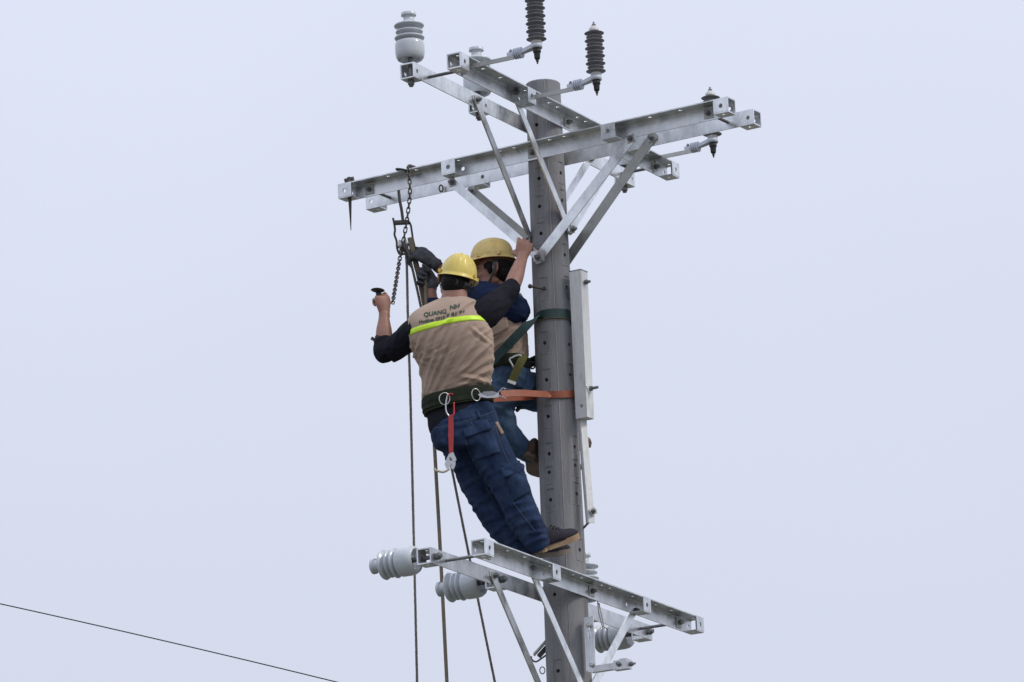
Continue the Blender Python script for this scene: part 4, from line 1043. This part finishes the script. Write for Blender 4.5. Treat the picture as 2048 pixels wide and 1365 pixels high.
obj('grip', slab(MB(), [(897,835),(900,830),(904,830),(907,835),(907.5,870),(906.5,905),(898,908),(896.5,870)], .012, yw), RED, wr)
obj('head', slab(MB(), [(898,908),(906.5,904.5),(912,917),(913,921),(906,924),(900,933),(897,941),(892,936),(889,929),(893,918)], .013, yw-.001), CHROME, wr)
obj('jaw', slab(MB(), [(905,925),(911,922.5),(911,930),(908,938),(904,939),(901.5,934)], .014, yw-.002), CHROME, wr)
obj('worm_screw', MB().rod(at(900,915,yw-.007), at(902.5,921,yw-.007), .0055, 10), BOLT, wr)
hk = MB().tube(spline([at(*q_, FY-.165) for q_ in ((869,937),(871,941),(878,943),(886,944.5),(893,942),(899,938))], 5), [.0062]*12+[.0058]*14, 10)
solo('hook', hk, HOOKM, 'cream coloured hooked rod crossing the tan rope beside the wrench head', 'hook')

# orange lanyard round the pole
zz = pole_hit(1105, 787).z
def around(a_, r_=.004): 
    rr = prad(zz)+r_; return Vector((cos(a_), sin(a_), 0))
la = thing('positioning_lanyard', 'orange leather strap from the front worker\'s belt round the pole', 'strap', Vector((.0,-.1,zz)))
pts, nrs = [], []
s0 = at(1001, 788.5, -.40); pts.append(s0); nrs.append(Vector((-.1,-1,.0)))
pts.append(at(1040, 787, -.31)); nrs.append(Vector((-.1,-1,0)))
tilt_ = lambda a_: .016+.026*sin(a_)
d0 = around(radians(-108)); q0 = d0*(prad(zz)+.0055)+Vector((0,0,zz+tilt_(radians(-108))))
for f in (.5, .8, .94): pts.append(pts[1].lerp(q0, f)); nrs.append(Vector((-.2,-1,0)))
for k in range(16):
    a_ = radians(-108+k*18); d_ = around(a_); pts.append(d_*(prad(zz)+.0055)+Vector((0,0,zz+tilt_(a_)))); nrs.append(d_)
pts.append(at(1030, 795, -.10)); nrs.append(Vector((-.2,1,0))); pts.append(at(960, 799, -.33)); nrs.append(Vector((-.2,1,0)))
obj('strap', strip(pts, nrs, .037, .005, 5), ORANGE, la)
hook = MB(); yh = -.535
hook.tube(spline([at(*q_, yh-.05) for q_ in ((958,788),(962,786),(970,789))], 3), .005, 8)
hook = MB(); slab(hook, [(956,789),(962,786.5),(975,785),(990,784),(998,787),(997,795),(975,796.5),(960,794.5)], .012, yh)
obj('snap_hook', hook, CHROME, la)
obj('latch', slab(MB(), [(963,787),(968,783.5),(985,782.5),(994,785.5),(988,790),(975,791)], .016, yh-.002), mat('grey_steel', (.30,.30,.31), .4, .8), la)
obj('wire_gate', MB().tube(spline([at(*q_, -.45) for q_ in ((996,790),(997,785),(1001,781),(1004,777.5),(1008,777),(1010,779))], 4), .0032, 7), CHROME, la)
obj('wire_gate', MB().tube(spline([at(*q_, -.46) for q_ in ((997,792),(1002,794),(1008,796),(1012,796.5))], 4), .0032, 7), CHROME, la)

# ============================== the worker behind
RY = .07
R = thing('person', 'worker in navy shirt and gloves clinging to the pole, partly behind the other', 'person', at(1060, 960, .05))
b_ = MB()
Rh = at(988, 541, RY+.0); rf = Vector((-.95,.22,-.06)); ru = im(.06,1)
MR, qR = head(b_, Rh, rf, ru, 1.05)
b_.loft([at(996,562,RY), at(1001,578,RY), at(1005,600,RY)], [.055,.058,.075], [.055,.06,.07], S=(1,0,0))
torso(b_, [(1024,765,RY,32,.11,0),(1014,720,RY,34,.11,0),(1009,660,RY,36,.13,0),(1008,620,RY,36,.13,0),(1004,590,RY,22,.07,0)])
limb(b_, [(1020,622,-.02,20),(995,600,.02,19),(940,577,.13,15)]); limb(b_, [(945,578,.13,15),(915,562,.18,15),(890,546,.22,11.5),(872,533,.235,10.5)])
limb(b_, [(1000,615,.2,20),(950,650,.2,18),(898,652,.2,15)]); limb(b_, [(900,655,.2,15),(880,632,.21,15),(866,603,.215,11.5),(862,575,.22,10.5)])
limb(b_, [(1035,775,.04,30),(1075,788,.2,28),(1125,800,.26,22)]); limb(b_, [(1125,800,.26,20),(1145,850,.24,16),(1150,885,.17,13),(1168,893,.12,11)])
limb(b_, [(1005,785,.02,28),(1000,830,.0,22),(1018,870,.02,17),(1045,900,.06,13),(1066,920,.10,12)])
obj('body', remesh(b_, .0045, 2), SKIN_SHADED, R); eyes(R, qR, MR, 1.05)
m = MB(); m.ball(qR(0,-.018,.022), (.083,.098,.093), MR, n=40); m.ball(qR(0,-.052,-.030), (.069,.056,.064), MR, n=32)
for sg in (-1, 1): m.ball(qR(sg*.068,.006,.006), (.012,.017,.044), MR, n=18)
hm = m.mesh('hair'); bm = bmesh.new(); bm.from_mesh(hm); Mi = MR.inverted()
def gone(v):
    q_ = Mi @ (v.co-Rh); return q_.z > .030 or (q_.y > .04 and q_.z < .05) or q_.z < -.085 or (q_.y > -.024 and q_.z < -.0 and abs(q_.x) < .06) 
bmesh.ops.delete(bm, geom=[v for v in bm.verts if gone(v)], context='VERTS'); bm.to_mesh(hm); bm.free(); obj('hair', hm, HAIR, R)
rc = at(985, 526, RY+.0); hat, MH = helmet(R, rc, Vector((-.95,.22,-.02)), im(.10,1), HATD, a=.098, b=.120, hgt=.128, visor=.03)
obj('chin_strap', MB().tube(spline([at(*q_) for q_ in ((991,525,-.030),(988,540,-.033),(982,556,-.022),(972,574,.0))], 5), .0062, 8, flat=(Yv, .45)), BLACK, hat)
hb = MB(); arc_band(hb, rc, MH, .083, .104, -.040, -.008, radians(190), radians(350)); obj('nape_band', hb, BLACK, hat)
m = MB(); torso(m, [(1014,722,RY,36,.13,0),(1011,680,RY,39,.14,0),(1008,630,RY,40,.15,0),(1006,600,RY,36,.12,0),(1003,583,RY,26,.08,0),(1000,575,RY,22,.065,0)])
limb(m, [(1022,622,-.03,35),(1010,611,-.05,35),(990,600,-.03,31),(965,588,.05,26),(935,577,.13,21),(915,566,.17,16)])
limb(m, [(1000,620,.16,32),(955,648,.2,26),(905,656,.2,21)]); limb(m, [(905,660,.2,20),(886,640,.21,19),(868,612,.215,15),(864,598,.217,13.5)])
limb(m, [(1028,612,-.02,30),(1030,628,-.04,31),(1032,645,-.03,20)])
me = remesh(m, .0075, 2); obj('shirt', displace(me, lambda co, n: .005*folds(co, im(.8,-.5), 24, 9, .2)), NAVY, R)
m = MB(); torso(m, [(1014,734,RY,40,.150,0),(1014,722,RY,42.5,.155,0),(1012,700,RY,44,.160,0),(1009,665,RY,44,.160,0),(1007,640,RY,42,.150,0),(1005,615,RY,38,.13,0),(1003,598,RY,30,.10,0)], n=140, sub=20)
me = m.mesh('vest'); displace(me, lambda co, n: .0065*folds(co, im(.75,.5), 20, 21, .18)+.002*folds(co, im(.3,1), 30, 5))
obj('vest', me, BEIGE, R); rv = [o for o in R.children if o.name.startswith('vest')][0]
RV = BVHTree.FromPolygons([v.co + R.location for v in me.vertices], [tuple(p.vertices) for p in me.polygons])
obj('pocket', patch(RV, [(985,650),(1013,634),(1018,660),(984,684)], .001, .006, 10, 10, bul), BEIGE, rv); obj('pocket_flap', patch(RV, [(984,636),(1012,622),(1017,657),(984,678)], .008, .005, 10, 8, lambda u, v: .7+v), BEIGE, rv)
ha = MB(); hp = []; 
obj('back_piping', MB().tube(spline([at(*q_) for q_ in ((1040,588,.0),(1048,602,-.02),(1053,620,-.03),(1053,640,-.03))], 5), .006, 6), BEIGE, rv)
m = MB(); torso(m, [(1018,722,RY,36,.125,0),(1020,738,RY,38,.14,0),(1024,760,RY,39,.15,0),(1022,785,RY,34,.13,0)])
limb(m, [(1030,768,.03,37),(1050,780,.10,38.5),(1078,788,.20,37),(1120,800,.27,30)]); limb(m, [(1120,797,.27,28),(1142,845,.25,22),(1150,878,.19,18)])
limb(m, [(1005,775,.02,33),(1001,810,.0,30),(1003,840,.0,29),(1016,870,.02,26),(1038,893,.04,22),(1066,910,.08,18)])
me = remesh(m, .0065, 4); displace(me, lambda co, n: .0055*folds(co, im(.85,-.5), 24, 31, .2)+.0025*folds(co, im(.2,1), 30, 14))
obj('trousers', me, DENIML, R)
# gloves
g1 = MB(); hand(g1, at(868, 526, .22), im(-.80,.58,.05), im(-.42,-.58,.70), im(.40,.55,.70), ((30,58,36),(34,60,38),(38,60,40),(42,62,40)), s=1.16, fat=1.30, thumb=(.75,.55,.1), thumb2=(.9,.2,.2), spread=.05)
g1.loft([at(878,535,.225), at(872,530,.225), at(864,523,.22)], [.036,.036,.036], [.032,.028,.026], S=(0,1,0))
obj('glove', displace(remesh(g1, .004, 2), lambda co, n: .0015*noise.noise(co*70)+.003*folds(co, im(.5,.8), 40, 8)), GLOVE, R)
g2 = MB(); hand(g2, at(870, 566, .225), im(-1,.42,.10), im(-.1,-.2,-1), im(.42,1,0), (72,78,30), s=.92, fat=1.24, thumb=(.6,.5,.5), thumb2=(.7,.2,.6))
g2.loft([at(862,580,.222), at(863,572,.223), at(866,563,.225)], [.034,.035,.034], [.031,.030,.026], S=(0,1,0))
obj('glove', displace(remesh(g2, .004, 2), lambda co, n: .0015*noise.noise(co*70+Vector((3,3,3)))+.002*folds(co, im(.9,.2), 40, 3)), GLOVE, R)
# shoes gripping the pole
sn = Vector((-.42,-.86,-.28)).normalized()
shoe(R, at(1055, 911, -.01), Vector((.13,.78,-.17)), Vector((.32,.16,.93)), .285, sole_m=SOLED, up_m=mat('brown_shoe', (.06,.035,.025), .7), th=.022)
shoe(R, at(1102, 888, .20), at(1158, 893, .10)-at(1102, 888, .20), Z, .25, sole_m=SOLED, up_m=mat('brown_leather', (.13,.075,.05), .7))
# his belts
rb = thing('climbing_belt', 'olive webbing belt with dangling strap end round the rear worker\'s waist', 'belt', at(1018, 735, RY))
m = MB(); torso(m, [(1019,745,RY,40.5,.155,.0),(1019,741,RY,42.5,.160,.0),(1018,725,RY,43.5,.162,.0),(1018,721,RY,41,.156,.0)], n=48); obj('webbing', m, OLIVE, rb)
ys = RY-.165
obj('hanging_strap', strip([at(1048, 712, ys+.03), at(1043, 722, ys-.01), at(1033, 742, ys-.015), at(1024, 764, ys-.010)], [Vector((0,-1,.15))]*4, .043, .004), OLIVEL, rb)
obj('white_tip', strip([at(1024.6, 762.5, ys-.0135), at(1022.5, 768, ys-.0135)], [Vector((0,-1,.15))]*2, .044, .005, 2), WHITEP, rb)
obj('buckle', MB().tube(spline([at(*q_, ys-.008) for q_ in ((1029,738),(1027,734),(1022,726),(1019,719),(1024,715.5),(1032,712),(1040,710.5),(1042,713))], 4), .0048, 8), WHITEP, rb)
obj('side_clip', MB().tube(spline([at(*q_, .02) for q_ in ((1058,724),(1064,725),(1070,727),(1069,735),(1064,738),(1061,733))], 4), .0045, 7), BLACK, rb)
solo('pocket_tool', MB().rod(at(1040, 815, .06), at(1033, 822, .05), .0105, 10), BLACK, 'black tool handle poking out below the rear worker\'s thigh', 'tool')
# green strap
zg = pole_hit(1105, 630).z
gs = thing('green_strap', 'wide dark green strap from the rear worker round the front of the pole', 'strap', Vector((0,-.1,zg)))
pts = [at(984, 724, -.115), at(1010, 697, -.135), at(1036, 670, -.150), at(1058, 648, -.145)]; nrs = [Vector((-.25,-.95,.12))]*3+[Vector((-.4,-.9,.1))]
for px, py in ((1078, 634.5), (1092, 629.5), (1106, 627.5), (1122, 628.0), (1136, 630.5)):
    p = pole_hit(px, py); d_ = Vector((p.x, p.y, 0)).normalized(); pts.append(p+d_*.004); nrs.append(d_)
for k in range(1, 7):
    a0 = math.atan2(pts[8].y, pts[8].x); a_ = a0+radians(28*k); d_ = Vector((cos(a_), sin(a_), 0)); zq = pts[8].z-.030*k; pts.append(d_*(prad(zq)+.004)+Vector((0,0,zq))); nrs.append(d_)
pts.append(at(1040, 735, .20)); nrs.append(Vector((0,1,0)))
obj('strap', strip(pts, nrs, .050, .005, 6), GREEN, gs)
obj('leather_edge', strip([p-Vector((.0,.0,.0245)) + n_*.0005 for p, n_ in list(zip(pts, nrs))[4:10]], nrs[4:10], .004, .0055, 6), EDGE, gs)
obj('keeper_loop', strip([at(1012, 684, -.146), at(1024, 697, -.143)], [Vector((-.25,-.95,.12))]*2, .022, .007, 3), GREEN, gs)
